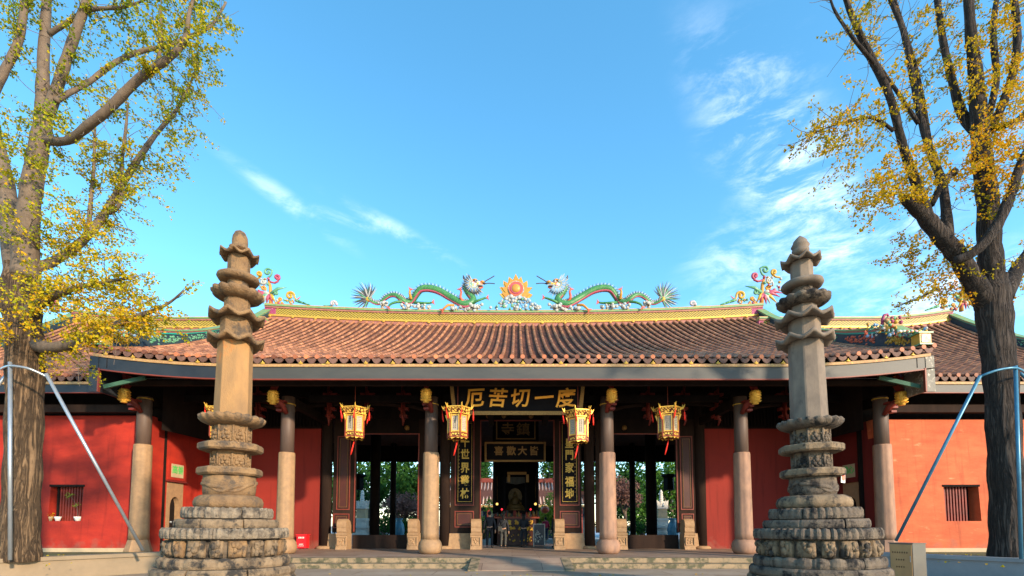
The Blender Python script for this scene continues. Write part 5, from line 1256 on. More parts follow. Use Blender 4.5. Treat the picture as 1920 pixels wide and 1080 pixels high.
def ginkgo(base_px, d, limbs, lab, bark, bark2, leafm, seed, extra, leafbias, twigscale=1.0, leafsize=.062, cov=.85, sp=.8):
    rnd = random.Random(seed); base = P(base_px, 1045, d)
    t = thing('ginkgo_tree', lab, 'tree', (base.x, d, .3), 'ginkgo trees in the planters')
    clusters = []; TW = MB()
    def w(pt, dd): p = P(pt[0], pt[1], d + dd); return p
    k = d / F
    for li, (pts, dens, mk, leafy) in enumerate(limbs):
        P3 = spline([w(p, p[3]) for p in pts], 5)
        rr = []; m_ = len(pts)
        for i in range(m_ - 1):
            for q in range(5): rr.append((pts[i][2] * (1 - q / 5) + pts[i + 1][2] * q / 5) * k / 1.3)
        rr.append(pts[-1][2] * k / 1.3)
        rr = [max(.010, r_ * (1 + .05 * math.sin(i * 1.7 + li))) for i, r_ in enumerate(rr)]
        b = MB()
        if mk == 0:   # furrowed trunk: ridges that wander up the stem
            PF = spline([w(p, p[3]) for p in pts], 16); nn = 72; vs = []; phs = [rnd.uniform(0, 6.28) for _ in range(6)]
            for i, p in enumerate(PF):
                f_ = i / (len(PF) - 1) * (len(rr) - 1); i0 = min(int(f_), len(rr) - 2); r0 = rr[i0] + (rr[i0 + 1] - rr[i0]) * (f_ - i0)
                for q in range(nn):
                    a = 2 * math.pi * q / nn; z_ = p.z
                    g = abs(math.sin(9 * a + 1.3 * math.sin(z_ * 2.1 + phs[0]) + phs[1])) * .5 + abs(math.sin(14 * a + 1.8 * math.sin(z_ * 3.3 + phs[2]) + phs[3])) * .35
                    lo = math.sin(2 * a + z_ * .6 + phs[4]) * .04 + math.sin(3 * a - z_ * .9 + phs[5]) * .03
                    rad_ = r0 * (1 + (g - .45) * .085 + lo + rnd.uniform(-.008, .008)); vs.append((p.x + rad_ * math.cos(a), p.y + rad_ * math.sin(a), p.z))
            b.add(vs, [(i * nn + q, i * nn + (q + 1) % nn, (i + 1) * nn + (q + 1) % nn, (i + 1) * nn + q) for i in range(len(PF) - 1) for q in range(nn)], 0, .5, True)
        else: b.tube(P3, rr, 10, 0, noise=.05)
        if False:
            for j in range(7):
                a = j * .9 + rnd.random(); q = P3[0]; b.tube([q + Vector((math.cos(a) * rr[0] * 1.35, math.sin(a) * rr[0] * 1.35, -.1)), q + Vector((math.cos(a) * rr[0] * .9, math.sin(a) * rr[0] * .9, .15)), q + Vector((math.cos(a) * rr[0] * .7, math.sin(a) * rr[0] * .7, .6))], [.16, .13, .05], 7)
        b.build('trunk' if mk == 0 else 'branch', bark if mk == 0 else bark2, t, smooth=True)
        if leafy <= 0: continue
        # twigs
        L = sum((P3[i + 1] - P3[i]).length for i in range(len(P3) - 1)); nt = int(L * dens)
        for _ in range(nt):
            f = rnd.random() ** .8 * (len(P3) - 1); i = min(int(f), len(P3) - 2); p = P3[i].lerp(P3[i + 1], f - i); dr = (P3[i + 1] - P3[i]).normalized()
            v = Vector((rnd.gauss(0, 1), rnd.gauss(0, 1), rnd.gauss(0.15, .8))).normalized(); v = (v + dr * .45).normalized()
            ln = rnd.uniform(.35, 1.25) * twigscale; q = [p]; a0 = leafbias(p, rnd)
            for s_ in range(5):
                v = (v + Vector((rnd.gauss(0, .16), rnd.gauss(0, .16), rnd.gauss(-.03, .14)))).normalized(); q.append(q[-1] + v * ln / 5)
            TW.tube(q, [.012, .010, .008, .006, .005, .004], 4)
            if rnd.random() < leafy * sp:
                for s_ in range(5):
                    for g in (.25, .75):
                        if rnd.random() < cov: clusters.append((q[s_].lerp(q[s_ + 1], g) + Vector((0, 0, -.03)), rnd.randint(3, 8), .05, a0))
                if rnd.random() < .5:
                    v2 = (v + Vector((rnd.gauss(0, .8), rnd.gauss(0, .8), rnd.gauss(0, .8)))).normalized(); s0 = q[3]; TW.tube([s0, s0 + v2 * ln * .3, s0 + v2 * ln * .5 - Vector((0, 0, .04))], [.006, .005, .003], 3)
                    for g in (.15, .3, .45): clusters.append((s0 + v2 * ln * g, rnd.randint(2, 5), .045, a0))
    for (cx, cy, rx_, ry_, n, dd, a) in extra:   # denser sprays seen in the photograph
        for _ in range(int(n * sp)):
            ang = rnd.uniform(0, 6.28); r_ = math.sqrt(rnd.random()); c = P(cx + rx_ * r_ * math.cos(ang), cy + ry_ * r_ * math.sin(ang), d + dd + rnd.gauss(0, .5))
            v = Vector((rnd.gauss(0.2 if base.x < 0 else -.2, 1), rnd.gauss(0, 1), rnd.gauss(0, .5))).normalized(); ln = rnd.uniform(.3, .8)
            TW.tube([c, c + v * ln * .5, c + v * ln - Vector((0, 0, .08))], [.006, .005, .003], 3)
            for g in range(6): clusters.append((c + v * ln * g / 5 - Vector((0, 0, .08 * g / 5)), rnd.randint(3, 8), .055, a + rnd.gauss(0, .08)))
    tw = TW.build('twigs', 'twig', t); tw['kind'] = 'stuff'
    lf = leaves_mesh(clusters, 'foliage', leafm, t, leafsize, rnd, 0); lf['kind'] = 'stuff'
LL = [([(37, 1052, 42, 0), (40, 960, 36, 0), (44, 850, 34, 0), (46, 720, 34, 0), (44, 620, 35, 0), (40, 560, 38, 0), (44, 500, 34, .1)], 0, 0, 0),
      ([(46, 520, 30, 0), (50, 440, 25, -.1), (57, 370, 23, -.2), (68, 300, 21, -.2), (80, 235, 19, -.2), (80, 185, 15, -.2), (82, 100, 12, -.1), (88, 0, 10, 0), (92, -90, 8, .1)], 3, 1, .5),
      ([(34, 520, 28, 0), (22, 430, 24, .3), (10, 350, 21, .5), (-5, 280, 19, .7), (-25, 200, 16, .8)], 4, 1, .9),
      ([(90, 215, 14, -.2), (112, 150, 12, -.3), (135, 80, 11, -.4), (158, 15, 9, -.5), (175, -60, 7, -.6)], 4, 1, .5),
      ([(84, 262, 12, -.2), (125, 264, 9, -.5), (165, 236, 10, -.8), (205, 203, 10, -1.0), (260, 148, 9.5, -1.2), (312, 112, 8, -1.4), (345, 78, 6, -1.5), (356, 20, 4, -1.6), (372, -30, 3, -1.6)], 7, 1, .75),
      ([(104, 190, 7, -.3), (130, 174, 6, -.2), (165, 155, 6, 0), (215, 118, 6, .2), (262, 97, 5.5, .4), (312, 86, 5, .5), (352, 70, 4.5, .6), (396, 48, 3.5, .7), (424, 4, 2.5, .8)], 7, 1, .7),
      ([(50, 505, 16, 0), (100, 490, 11, .3), (160, 447, 10, .5), (206, 385, 9, .7), (250, 312, 8, .8), (292, 252, 6, .9), (330, 208, 4, 1.0), (355, 160, 3, 1.0), (372, 118, 2, 1.0)], 11, 1, .95),
      ([(165, 440, 7, .5), (170, 380, 5, .6), (176, 310, 4, .7), (178, 240, 3, .8)], 9, 1, .9),
      ([(205, 400, 5, .7), (226, 378, 5, .6), (229, 300, 4, .5), (236, 240, 3.5, .4), (240, 192, 2, .3)], 8, 1, .8),
      ([(70, 648, 18, 0), (100, 652, 13, -.3), (150, 640, 11, -.6), (195, 618, 9, -.9), (250, 596, 6, -1.1), (310, 572, 3, -1.3), (345, 545, 2, -1.4)], 9, 1, .95),
      ([(48, 590, 18, 0), (80, 566, 11, -.4), (125, 545, 7, -.8), (190, 530, 4, -1.1), (250, 520, 3, -1.3)], 11, 1, .95),
      ([(30, 650, 14, 0), (5, 625, 11, .3), (-25, 615, 10, .5)], 5, 1, .9),
      ([(-25, 210, 9, -.5), (5, 140, 9, -.5), (32, 85, 9, -.5), (44, 30, 8, -.5), (48, -40, 7, -.5)], 6, 1, .8),
      ([(92, 64, 6, -.3), (130, 40, 5.5, -.4), (170, 18, 5, -.5), (230, 14, 3.5, -.6), (280, -4, 2, -.7)], 8, 1, .8),
      ([(295, 125, 4, -1.3), (303, 70, 3.5, -1.2), (300, 10, 2.5, -1.1)], 7, 1, .6)]
EL = [(130, 545, 120, 36, 44, -.8, .62), (60, 400, 70, 110, 45, -.6, .5), (220, 600, 70, 30, 40, -1.0, .85), (270, 600, 40, 20, 16, -1.1, .8), (170, 470, 90, 60, 40, 0, .6), (230, 330, 80, 70, 42, .5, .5), (90, 230, 50, 50, 24, -.6, .35),
      (30, 270, 40, 30, 16, -.8, .4), (240, 540, 55, 40, 22, -.5, .65), (40, 600, 60, 40, 22, -1.2, .8), (110, 440, 60, 50, 20, -.5, .7), (20, 30, 70, 60, 30, 0, .3), (360, 60, 60, 60, 36, 0, .45), (330, 250, 50, 70, 24, .8, .55), (190, 60, 90, 60, 24, 0, .35)]
ginkgo(38, 12.6, LL, 'ginkgo tree with sunlit brown bark and yellow-green leaves, bracing frame of grey pipes', 'bark_brown', 'bark_grey', 'ginkgo_leaf_left', 11, EL,
       lambda p, r_: max(0, min(1, .76 - (p.z - 5) * .042 + r_.gauss(0, .1))))
RL = [([(1893, 1052, 38, 0), (1890, 960, 33, 0), (1884, 850, 33, 0), (1876, 720, 33, 0), (1868, 640, 33, 0), (1862, 570, 35, 0), (1858, 520, 30, 0)], 0, 0, 0),
      ([(1862, 545, 26, 0), (1857, 480, 25, 0), (1852, 380, 23, 0), (1842, 300, 21, -.1), (1836, 225, 18, -.1), (1830, 150, 15, -.1), (1820, 60, 12, -.1), (1815, -20, 10, -.1)], 3, 1, .55),
      ([(1852, 570, 26, 0), (1820, 520, 21, -.2), (1795, 478, 20, -.3), (1762, 440, 19, -.4), (1730, 402, 16, -.5), (1700, 376, 11, -.6), (1692, 366, 7, -.6)], 3, 1, .8),
      ([(1745, 415, 12, -.5), (1722, 355, 10, -.5), (1703, 305, 9.5, -.5), (1688, 255, 9, -.6), (1668, 180, 8.5, -.7), (1632, 105, 8, -.8), (1602, 42, 6.5, -.9), (1582, -12, 5, -1.0)], 5, 1, .35),
      ([(1640, 120, 5, -.8), (1600, 72, 4, -1.0), (1566, 22, 3, -1.1), (1555, -10, 2, -1.1)], 6, 1, .25),
      ([(1778, 450, 13, -.2), (1768, 350, 10, .2), (1745, 285, 9, .4), (1725, 215, 8, .5), (1708, 130, 7, .6), (1692, 55, 6, .7), (1665, -10, 5, .8)], 5, 1, .4),
      ([(1722, 232, 5, .5), (1682, 172, 4.5, .3), (1640, 112, 3.5, .2)], 5, 1, .3),
      ([(1745, 285, 7, .4), (1728, 180, 6, .6), (1712, 110, 5, .7), (1678, 0, 4, .9)], 5, 1, .4),
      ([(1842, 262, 12, 0), (1805, 215, 11, .3), (1785, 150, 9, .4), (1768, 75, 8, .5), (1756, -10, 7, .6)], 5, 1, .55),
      ([(1850, 255, 11, 0), (1880, 195, 10, -.3), (1902, 125, 9, -.4), (1907, 60, 8, -.4), (1900, -10, 7, -.4)], 6, 1, .8),
      ([(1884, 560, 18, 0), (1905, 510, 17, .3), (1935, 470, 15, .5)], 4, 1, .8),
      ([(1790, 490, 10, -.5), (1830, 470, 11, -.7), (1868, 425, 12, -.8), (1895, 365, 11, -.8), (1915, 305, 9, -.8), (1945, 250, 7, -.8)], 5, 1, .8),
      ([(1745, 385, 8, -.5), (1770, 340, 7, -.6), (1790, 322, 10, -.6)], 4, 1, .9),
      ([(1850, 230, 9, .2), (1868, 150, 8, .3), (1862, 60, 7, .4), (1870, -10, 6, .5)], 5, 1, .6),
      ([(1675, 245, 4, -.6), (1640, 222, 3.5, -.8), (1600, 225, 2.6, -1.0), (1555, 238, 1.6, -1.1), (1522, 250, 1, -1.2)], 12, 1, .7),
      ([(1760, 540, 3, -.6), (1720, 560, 2, -.6), (1680, 575, 1.2, -.6)], 5, 1, .6), ([(1850, 240, 8, 0), (1900, 230, 7, -.3), (1945, 190, 6, -.5)], 7, 1, .9)]
ER = [(1700, 330, 75, 45, 70, -.8, .55), (1640, 370, 45, 30, 28, -.8, .5), (1860, 290, 60, 45, 60, -.9, .75), (1780, 250, 60, 40, 16, -.5, .6), (1735, 480, 60, 45, 45, .6, .6), (1790, 540, 40, 25, 26, .4, .8), (1580, 250, 50, 45, 26, -1.0, .45),
      (1900, 60, 40, 60, 26, -.5, .6), (1830, 130, 40, 60, 26, -.6, .55), (1620, 40, 60, 40, 14, 0, .5), (1900, 350, 40, 40, 18, -.8, .7), (1900, 200, 40, 50, 22, -.6, .65), (1650, 180, 60, 50, 14, -.8, .5), (1780, 20, 60, 30, 16, 0, .5), (1600, 290, 40, 25, 12, -1, .5)]
ginkgo(1893, 12.9, RL, 'ginkgo tree with bark toned as shaded and sparse golden leaves behind the blue poles', 'bark_shaded', 'bark_shaded', 'ginkgo_leaf_right', 23, ER,
       lambda p, r_: max(0, min(1, .42 + r_.gauss(0, .16))), cov=.75, sp=.72)

# ---------------------------------------------------------------- tree stays
def stay(nm, lab, m, pole_px, diag, ringpts, d, extra=None, grp='pipe frames bracing the trees'):
    p0, p1 = P(*pole_px[0], d - .8), P(*pole_px[1], d - .8)
    t = thing(nm, lab, 'support frame', (p0.x, p0.y, .55), grp)
    b = MB(); b.tube([p0, p1], .042, 12); b.build('upright', m, t)
    b = MB(); b.tube([P(*diag[0], d - .75), P(*diag[1], d + 1.2)], .040, 12); b.build('diagonal_brace', m, t)
    b = MB(); b.tube(spline([P(x, y, d + dd) for x, y, dd in ringpts], 5), .03, 8); b.build('hoop', m, t)
    if extra: b = MB(); b.tube([P(*extra[0], d), P(*extra[1], d + .5)], .04, 10); b.build('diagonal_brace', m, t)
stay('tree_support', 'grey galvanised pipe frame bracing the left tree', 'galvanised', [(19, 1050), (19, 679)], [(86, 700), (268, 1032)], [(2, 692, -.1), (10, 688, -.6), (22, 686, -.85), (50, 690, -.85), (75, 700, -.7), (90, 708, -.6)], 12.6, [(10, 705), (-60, 800)])
stay('tree_support', 'blue painted pipe frame bracing the right tree', 'blue_paint_pipe', [(1915, 1048), (1904, 686)], [(1838, 704), (1680, 1014)], [(1838, 706, -.7), (1852, 700, -.8), (1875, 693, -.85), (1905, 690, -.85), (1925, 700, -.5)], 12.9, [(1913, 700), (1960, 740)])

# ---------------------------------------------------------------- small things
p = P(1702, 1047, 12.6)
t = thing('sign_box', 'low metal box with a wood-coloured notice face standing in front of the right planter', 'notice box', (p.x, 12.6, 0), rot=(0, 0, R(-70)), local=True)
zt = PZ(1019, 12.6); b = MB(); b.box(-.27, .27, -.24, .25, 0, zt); b.box(-.285, .285, -.255, .265, zt, zt + .02); b.build('cabinet', 'sign_metal', t)
b = MB(); b.box(-.25, .25, -.255, -.242, .04, zt - .02); fc = b.build('face', 'sign_wood', t)
b = MB(); rnd = random.Random(3)
for j, (n, zz_) in enumerate(((7, zt - .22), (4, zt - .40), (4, zt - .58))):
    for k in range(n):
        x = (k - (n - 1) / 2) * .055 - .02; b.box(x - .018, x + .018, -.258, -.2555, zz_, zz_ + .008); b.box(x - .004, x + .004, -.258, -.2555, zz_ - .018, zz_ + .025); b.box(x - .015, x + .012, -.258, -.2555, zz_ - .02, zz_ - .013)
b.build('worn_lettering', 'brown_wood', fc)
b = MB(); b.box(.215, .225, -.27, -.255, zt - .45, zt - .3); b.build('handle', 'galvanised', t)

x0, x1 = PX(556, 22.9, 1015), PX(574, 22.9, 1015); zb = PLZ
t = thing('donation_box', 'small bright red metal box with white lettering against the red wall on the porch', 'collection box', ((x0 + x1) / 2, 22.9, zb), local=True)
w = (x1 - x0) / 2; h = PZ(1003, 22.9) - zb
b = MB(); b.box(-w, w, 0, .36, .05, h); b.box(-w - .03, w + .03, -.03, .39, h, h + .03)
b.build('cabinet', 'box_red', t)
b = MB()
for qx in (-w + .03, w - .07):
    for qy in (.02, .30): b.box(qx, qx + .04, qy, qy + .04, 0, .052)
b.build('feet', 'porcelain_dark', t)
b = MB()
for k in range(4): b.box(-.13 + k * .07, -.09 + k * .07, -.006, -.001, h - .16, h - .09); b.box(-.10 + k * .05, -.065 + k * .05, -.006, -.001, .22, .25)
b.box(-.14, .12, -.006, -.001, .15, .165); b.build('lettering', 'white_paint', t)

zw = PZ(977, 19.4)
for px, m, r_, lab, pl in ((90, 'sandstone', .095, 'small flowerpot with yellow plant at the left end of the red wall window ledge', 'y'), (104, 'porcelain_white', .12, 'squat white flowerpot beside the yellow one on the window ledge', ''),
                       (142, 'porcelain_white', .14, 'white flowerpot with a thin seedling at the right end of the window ledge', 's')):
    x = PX(px + 1, 19.42, 970); m = m if m == 'sandstone' else 'white_paint'
    t = thing('flower_pot', lab, 'flowerpot', (x, 19.50, zw + .002), 'flowerpots on the barred window ledge', local=True)
    b = MB(); b.lathe((0, 0, 0), [(r_ * .6, 0), (r_ * .95, .14), (r_, .15), (r_, .17), (r_ * .85, .17), (r_ * .8, .13)], 16); b.build('pot', m, t)
    cl = []; ORG[t.name] = (0, 0, 0); rnd = random.Random(px)
    if pl == 'y': leaves_mesh([(Vector((0, 0, .22)), 50, .06, .9)], 'plant', 'ginkgo_leaf_left', t, .05, rnd, 0)
    if pl == 's':
        b = MB(); b.tube([(0, 0, .15), (-.03, 0, .4), (-.08, 0, .6)], .008, 5); b.build('stem', 'bark_grey', t)
        leaves_mesh([(Vector((-.09, -.02, .62)), 26, .05, .7), (Vector((-.36, -.02, 1.02)), 30, .06, .6)], 'plant', 'lime_leaf', t, .05, rnd, 0)
        b = MB(); b.tube([(-.08, 0, .6), (-.2, 0, .8), (-.36, 0, 1.0)], .006, 5); b.build('stem', 'bark_grey', t)

# ---------------------------------------------------------------- people (skinned bodies, clothes as children)
def skin(name, verts, edges, rad, m, parent, sub=1, root=0):
    me = bpy.data.meshes.new(name); me.from_pydata(verts, edges, []); o = bpy.data.objects.new(name, me); C.objects.link(o)
    sk = o.modifiers.new('s', 'SKIN'); sk.use_smooth_shade = True
    for i, r_ in enumerate(rad):
        v = me.skin_vertices[0].data[i]; v.radius = (r_, r_) if not isinstance(r_, tuple) else r_; v.use_root = (i == root)
    su = o.modifiers.new('u', 'SUBSURF'); su.levels = su.render_levels = sub
    bpy.context.view_layer.update(); m2 = bpy.data.meshes.new_from_object(o.evaluated_get(bpy.context.evaluated_depsgraph_get())); bpy.data.objects.remove(o)
    m2.materials.clear(); m2.materials.append(MATS[m]); q = bpy.data.objects.new(name, m2); C.objects.link(q); q.parent = parent; return q
def person(px, d, h, rz, lab, top, legs, pose='stand', hair=.0, floor=PLZ, bag=False):
    x = PX(px, d, 990); t = thing('person', lab, 'person', (x, d, floor), rot=(0, 0, rz), local=True); k = h / 1.7
    S_ = lambda *p: tuple(c * k for c in p)
    pr = pose == 'pray'; wk = pose == 'walk'
    fl, fr = ((-.12, -.16, 0), (.10, .22, .03)) if wk else ((-.11, 0, 0), (.11, .03, 0))
    hl = (-.10, -.30, 1.22) if pr else (-.27, -.06, .80); hr = (.10, -.30, 1.22) if pr else ((.34, -.05, .86) if wk else (.27, -.06, .80))
    el = (-.24, -.06, 1.08) if pr else (-.27, .03, 1.08); er = (.24, -.06, 1.08) if pr else ((.30, .04, 1.10) if wk else (.27, .03, 1.08))
    V = [(0, 0, .93), (0, .01, 1.12), (0, .01, 1.34), (0, .0, 1.45), (0, -.01, 1.53), (0, -.02, 1.62), (-.17, .01, 1.38), el, hl, (.17, .01, 1.38), er, hr,
         (-.09, 0, .88), (fl[0], fl[1] * .3 - .03, .48), (fl[0], fl[1] + .03, .08), (fl[0], fl[1] - .14, .03), (.09, 0, .88), (fr[0], fr[1] * .3 - .03, .48), (fr[0], fr[1] + .03, .08 + fr[2]), (fr[0], fr[1] - .14, .03 + fr[2])]
    E_ = [(0, 1), (1, 2), (2, 3), (3, 4), (4, 5), (2, 6), (6, 7), (7, 8), (2, 9), (9, 10), (10, 11), (0, 12), (12, 13), (13, 14), (14, 15), (0, 16), (16, 17), (17, 18), (18, 19)]
    rd = [(.14, .10), (.13, .095), (.16, .10), .06, .065, .085, .055, .042, .030, .055, .042, .030, .085, .055, .038, .035, .085, .055, .038, .035]
    for hi, sgn in ((8, -1), (11, 1)):   # five fingers on each hand
        hp = Vector(V[hi]); ev = Vector(V[hi - 1]); dv = (hp - ev).normalized(); side = dv.cross(Vector((0, 1, 0))).normalized()
        V.append(tuple(hp + dv * .05)); E_.append((hi, len(V) - 1)); rd.append(.026); pi = len(V) - 1
        for f in (-1.5, -.5, .5, 1.5):
            V.append(tuple(Vector(V[pi]) + side * f * .012 + dv * (.075 - abs(f) * .008))); E_.append((pi, len(V) - 1)); rd.append(.008)
        V.append(tuple(hp + side * .035 * sgn + dv * .05)); E_.append((hi, len(V) - 1)); rd.append(.009)
    sc_ = lambda r_: tuple(q * k for q in r_) if isinstance(r_, tuple) else r_ * k
    skin('body', [S_(*v) for v in V], E_, [sc_(r_) for r_ in rd], 'skin', t)
    b = MB(); b.ball(S_(0, -.02, 1.60), (.078 * k, .098 * k, .118 * k), 0, 14); b.ball(S_(0, -.118, 1.59), (.012 * k, .02 * k, .02 * k), 0, 6)
    for s_ in (-1, 1): b.ball(S_(s_ * .03, -.105, 1.62), .012 * k, 1, 6); b.ball(S_(s_ * .08, -.01, 1.60), (.012 * k, .02 * k, .03 * k), 0, 6)
    b.box(-.02 * k, .02 * k, -.117 * k, -.10 * k, 1.545 * k, 1.55 * k, 2); b.build('head', ['skin', 'ink', 'porcelain_red'], t)
    b = MB(); b.ball(S_(0, .012, 1.64), (.092 * k, .105 * k, .105 * k), 0, 12)
    if hair: b.ball(S_(0, .06, 1.64 - hair), (.09 * k, .05 * k, hair * k + .06), 0, 10)
    b.build('hair', 'hair', t)
    ti = [0, 1, 2, 3, 6, 7, 8, 9, 10, 11]; mp_ = {v: i for i, v in enumerate(ti)}
    V2 = [S_(*(V[i] if i not in (8, 11) else Vector(V[i]).lerp(Vector(V[i - 1]), .15))) for i in ti]; E2 = [(mp_[a], mp_[c]) for a, c in E_ if a in mp_ and c in mp_]
    r2 = [(.185, .135), (.17, .125), (.195, .13), .075, .08, .066, .048, .08, .066, .048]; skin('jacket', V2, E2, [sc_(r_) for r_ in r2], top, t)
    ti = [0, 12, 13, 14, 16, 17, 18]; mp_ = {v: i for i, v in enumerate(ti)}; V3 = [S_(*V[i]) for i in ti]; E3 = [(mp_[a], mp_[c]) for a, c in E_ if a in mp_ and c in mp_]
    skin('trousers', V3, E3, [sc_(r_) for r_ in [(.16, .12), .10, .072, .058, .10, .072, .058]], legs, t)
    for f in (fl, fr):
        b = MB(); b.ball(S_(f[0], f[1] - .05, .045 + f[2]), (.048 * k, .13 * k, .045 * k), 0, 8); b.build('shoe', 'trainer' if legs == 'denim' else 'cloth_dark', t)
    if bag: b = MB(); b.box(.05 * k, .24 * k, .10 * k, .22 * k, .85 * k, 1.1 * k); b.tube([S_(.2, .14, 1.08), S_(0, .15, 1.3), S_(-.15, .05, 1.46)], .012, 5); b.build('bag', 'cloth_grey', t)
    return t
B_ = math.pi   # seen from behind, facing the altar
person(918, 24.6, 1.76, B_, 'person in dark jacket seen from behind, leftmost in the central doorway', 'cloth_dark', 'cloth_dark')
person(944, 25.2, 1.62, B_ - .2, 'person in dark clothes with a shoulder bag, standing left of the altar front', 'cloth_dark', 'cloth_grey', bag=True, hair=.08)
person(982, 25.6, 1.64, B_, 'person in dark coat with hands together, directly before the gold altar', 'cloth_dark', 'cloth_dark', 'pray', hair=.12)
person(1023, 33.5, 1.62, B_ + .5, 'person in crimson jacket and blue jeans walking beyond the altar', 'cloth_crimson', 'denim', 'walk')
person(1041, 25.0, 1.72, B_ + .9, 'person in black mostly hidden by the door pier right of the crimson jacket', 'cloth_dark', 'cloth_dark')

# ---------------------------------------------------------------- altar and shrine inside the hall
AY = 27.2
def ax(px, d=AY): return PX(px, d, 960)
def az(py, d=AY): return PZ(py, d)
t = thing('altar_table', 'red and gilt carved altar table below the shrine, behind the worshippers', 'altar', (ax(968), AY, PLZ))
b = MB(); b.box(ax(926), ax(1012), AY, AY + .9, az(972), az(969)); b.build('table_top', 'lantern_wood', t)
b = MB(); b.box(ax(932), ax(1005), AY + .1, AY + .85, PLZ + .02, az(972) - .004); b.build('body', 'panel_red_wood', t)
for y0, y1, n in ((975, 984, 5), (987, 995, 4), (1000, 1016, 2)):
    for k in range(n):
        x0 = 935 + (1002 - 935) / n * k + 1; x1 = 935 + (1002 - 935) / n * (k + 1) - 1; b = MB()
        b.box(ax(x0), ax(x1), AY + .04, AY + .099, az(y1), az(y0)); rnd = random.Random(k + y0)
        for _ in range(16): b.ball((rnd.uniform(ax(x0) + .06, ax(x1) - .06), AY + .04, rnd.uniform(az(y1) + .03, az(y0) - .03)), rnd.uniform(.03, .06), 1, 6)
        b.build('carved_panel', ['panel_red_wood', 'gold'], t)
SY = 28.6
t = thing('shrine_cabinet', 'tall dark shrine with draped canopy holding a gilt seated statue above the altar', 'shrine', (PX(966, SY), SY, PLZ))
sx0, sx1 = PX(924, SY, 900), PX(1010, SY, 900)
b = MB(); b.box(sx0, sx0 + .14, SY, SY + .2, PLZ, 5.6); b.box(sx1 - .14, sx1, SY, SY + .2, PLZ, 5.6)
for px in (946, 986): x = PX(px, SY, 900); b.box(x - .05, x + .05, SY, SY + .1, PLZ, 5.2)
b.box(sx0, sx1, SY, SY + .2, 5.6, 9.4); b.box(sx0, sx1, SY + 1.6, SY + 1.7, PLZ, 9.0); b.box(sx0, sx0 + .05, SY + .2, SY + 1.6, PLZ, 9); b.box(sx1 - .05, sx1, SY + .2, SY + 1.6, PLZ, 9); b.build('frame', 'black_lacquer', t)
b = MB(); b.box(PX(951, SY), PX(987, SY), SY - .08, SY - .02, PZ(890, SY), PZ(885, SY)); b.build('gilt_header', 'dim_gold', t)
b = MB()
for k in range(26):
    x = PX(950, SY) + (PX(985, SY) - PX(950, SY)) * k / 25; b.tube([(x, SY + .12 + .04 * (k % 2), PZ(894, SY)), (x, SY + .12 + .04 * (k % 2), PZ(908 - 3 * abs(k - 12.5) / 12, SY))], .035, 5)
b.build('draped_cloth', 'cloth_grey', t)
b = MB(); b.box(PX(946, SY), PX(986, SY), SY + .1, SY + 1.2, PLZ, PZ(957, SY)); b.build('pedestal', 'dark_wood', t)
b = MB(); x = PX(966, SY)
b.lathe((x, SY + .6, PZ(957, SY)), [(.55, 0), (.58, .08), (.50, .16)], 20); b.ball((x, SY + .55, PZ(950, SY)), (.52, .34, .20), 0, 14); b.ball((x, SY + .6, PZ(941, SY)), (.26, .2, .34), 0, 14); b.ball((x, SY + .58, PZ(928, SY)), (.13, .13, .17), 0, 12)
b.ball((x, SY + .6, PZ(923, SY)), (.07, .07, .08), 0, 8)
for s_ in (-1, 1): b.tube([(x + s_ * .24, SY + .6, PZ(937, SY)), (x + s_ * .34, SY + .5, PZ(945, SY)), (x + s_ * .1, SY + .3, PZ(948, SY))], [.08, .07, .05], 8)
st_ = b.build('statue', 'statue_gilt', t)
b = MB(); b.lathe((0, 0, 0), [(.001, 0)] * 2, 3) if False else b.prism([(x + .42 * math.cos(a / 12 * math.pi * 2), PZ(929, SY) + .5 * math.sin(a / 12 * math.pi * 2)) for a in range(12)], SY + .9, SY + .94); b.build('halo', 'statue_gilt', st_)
b = MB(); rnd = random.Random(12)
for k in range(40):
    zz_ = rnd.uniform(.03, .22); b.ball((sx0 + .1 + (sx1 - sx0 - .2) * k / 39, AY + .5, az(969) + zz_ * .8), (rnd.uniform(.04, .08), .05, zz_), rnd.randrange(3), 6)
b.build('offerings', ['dim_gold', 'bracket_red', 'cloth_grey'], t)
for px, py, m, r_ in ((941, 955, 'lamp_red', .05), (995, 955, 'lamp_red', .05), (932, 945, 'lamp_gold', .07), (1004, 945, 'lamp_gold', .07)):
    p = P(px, py, SY - .3); t2 = thing('altar_lamp', ('small red lamp' if 'red' in m else 'small gold hanging lamp') + (' left' if px < 960 else ' right') + ' of the gilt statue on the altar', 'lamp', tuple(p), 'small lamps round the altar', local=True)
    b = MB(); b.lathe((0, 0, 0), [(r_ * .5, -r_), (r_, -r_ * .4), (r_, r_ * .4), (r_ * .4, r_)], 10); b.build('globe', m, t2)
    b = MB(); b.tube([(0, 0, r_), (0, 0, 1.6)], .006, 4) if 'gold' in m else b.tube([(0, 0, -r_ - .22), (0, 0, -r_)], .03, 6); b.build('holder', 'dim_gold', t2)
for px, sgn in ((954, 'left'), (989, 'right')):
    p = P(px, 896, SY - .15); t2 = thing('hanging_banner', 'narrow dim gold banner hanging ' + sgn + ' of the shrine canopy', 'banner', tuple(p), 'banners before the shrine', local=True)
    b = MB(); b.box(-.08, .08, -.01, .01, -.25, .2); b.build('cloth', 'dim_gold', t2); b = MB(); b.tube([(-.1, 0, .21), (.1, 0, .21)], .015, 6); b.build('rod', 'dark_wood', t2)
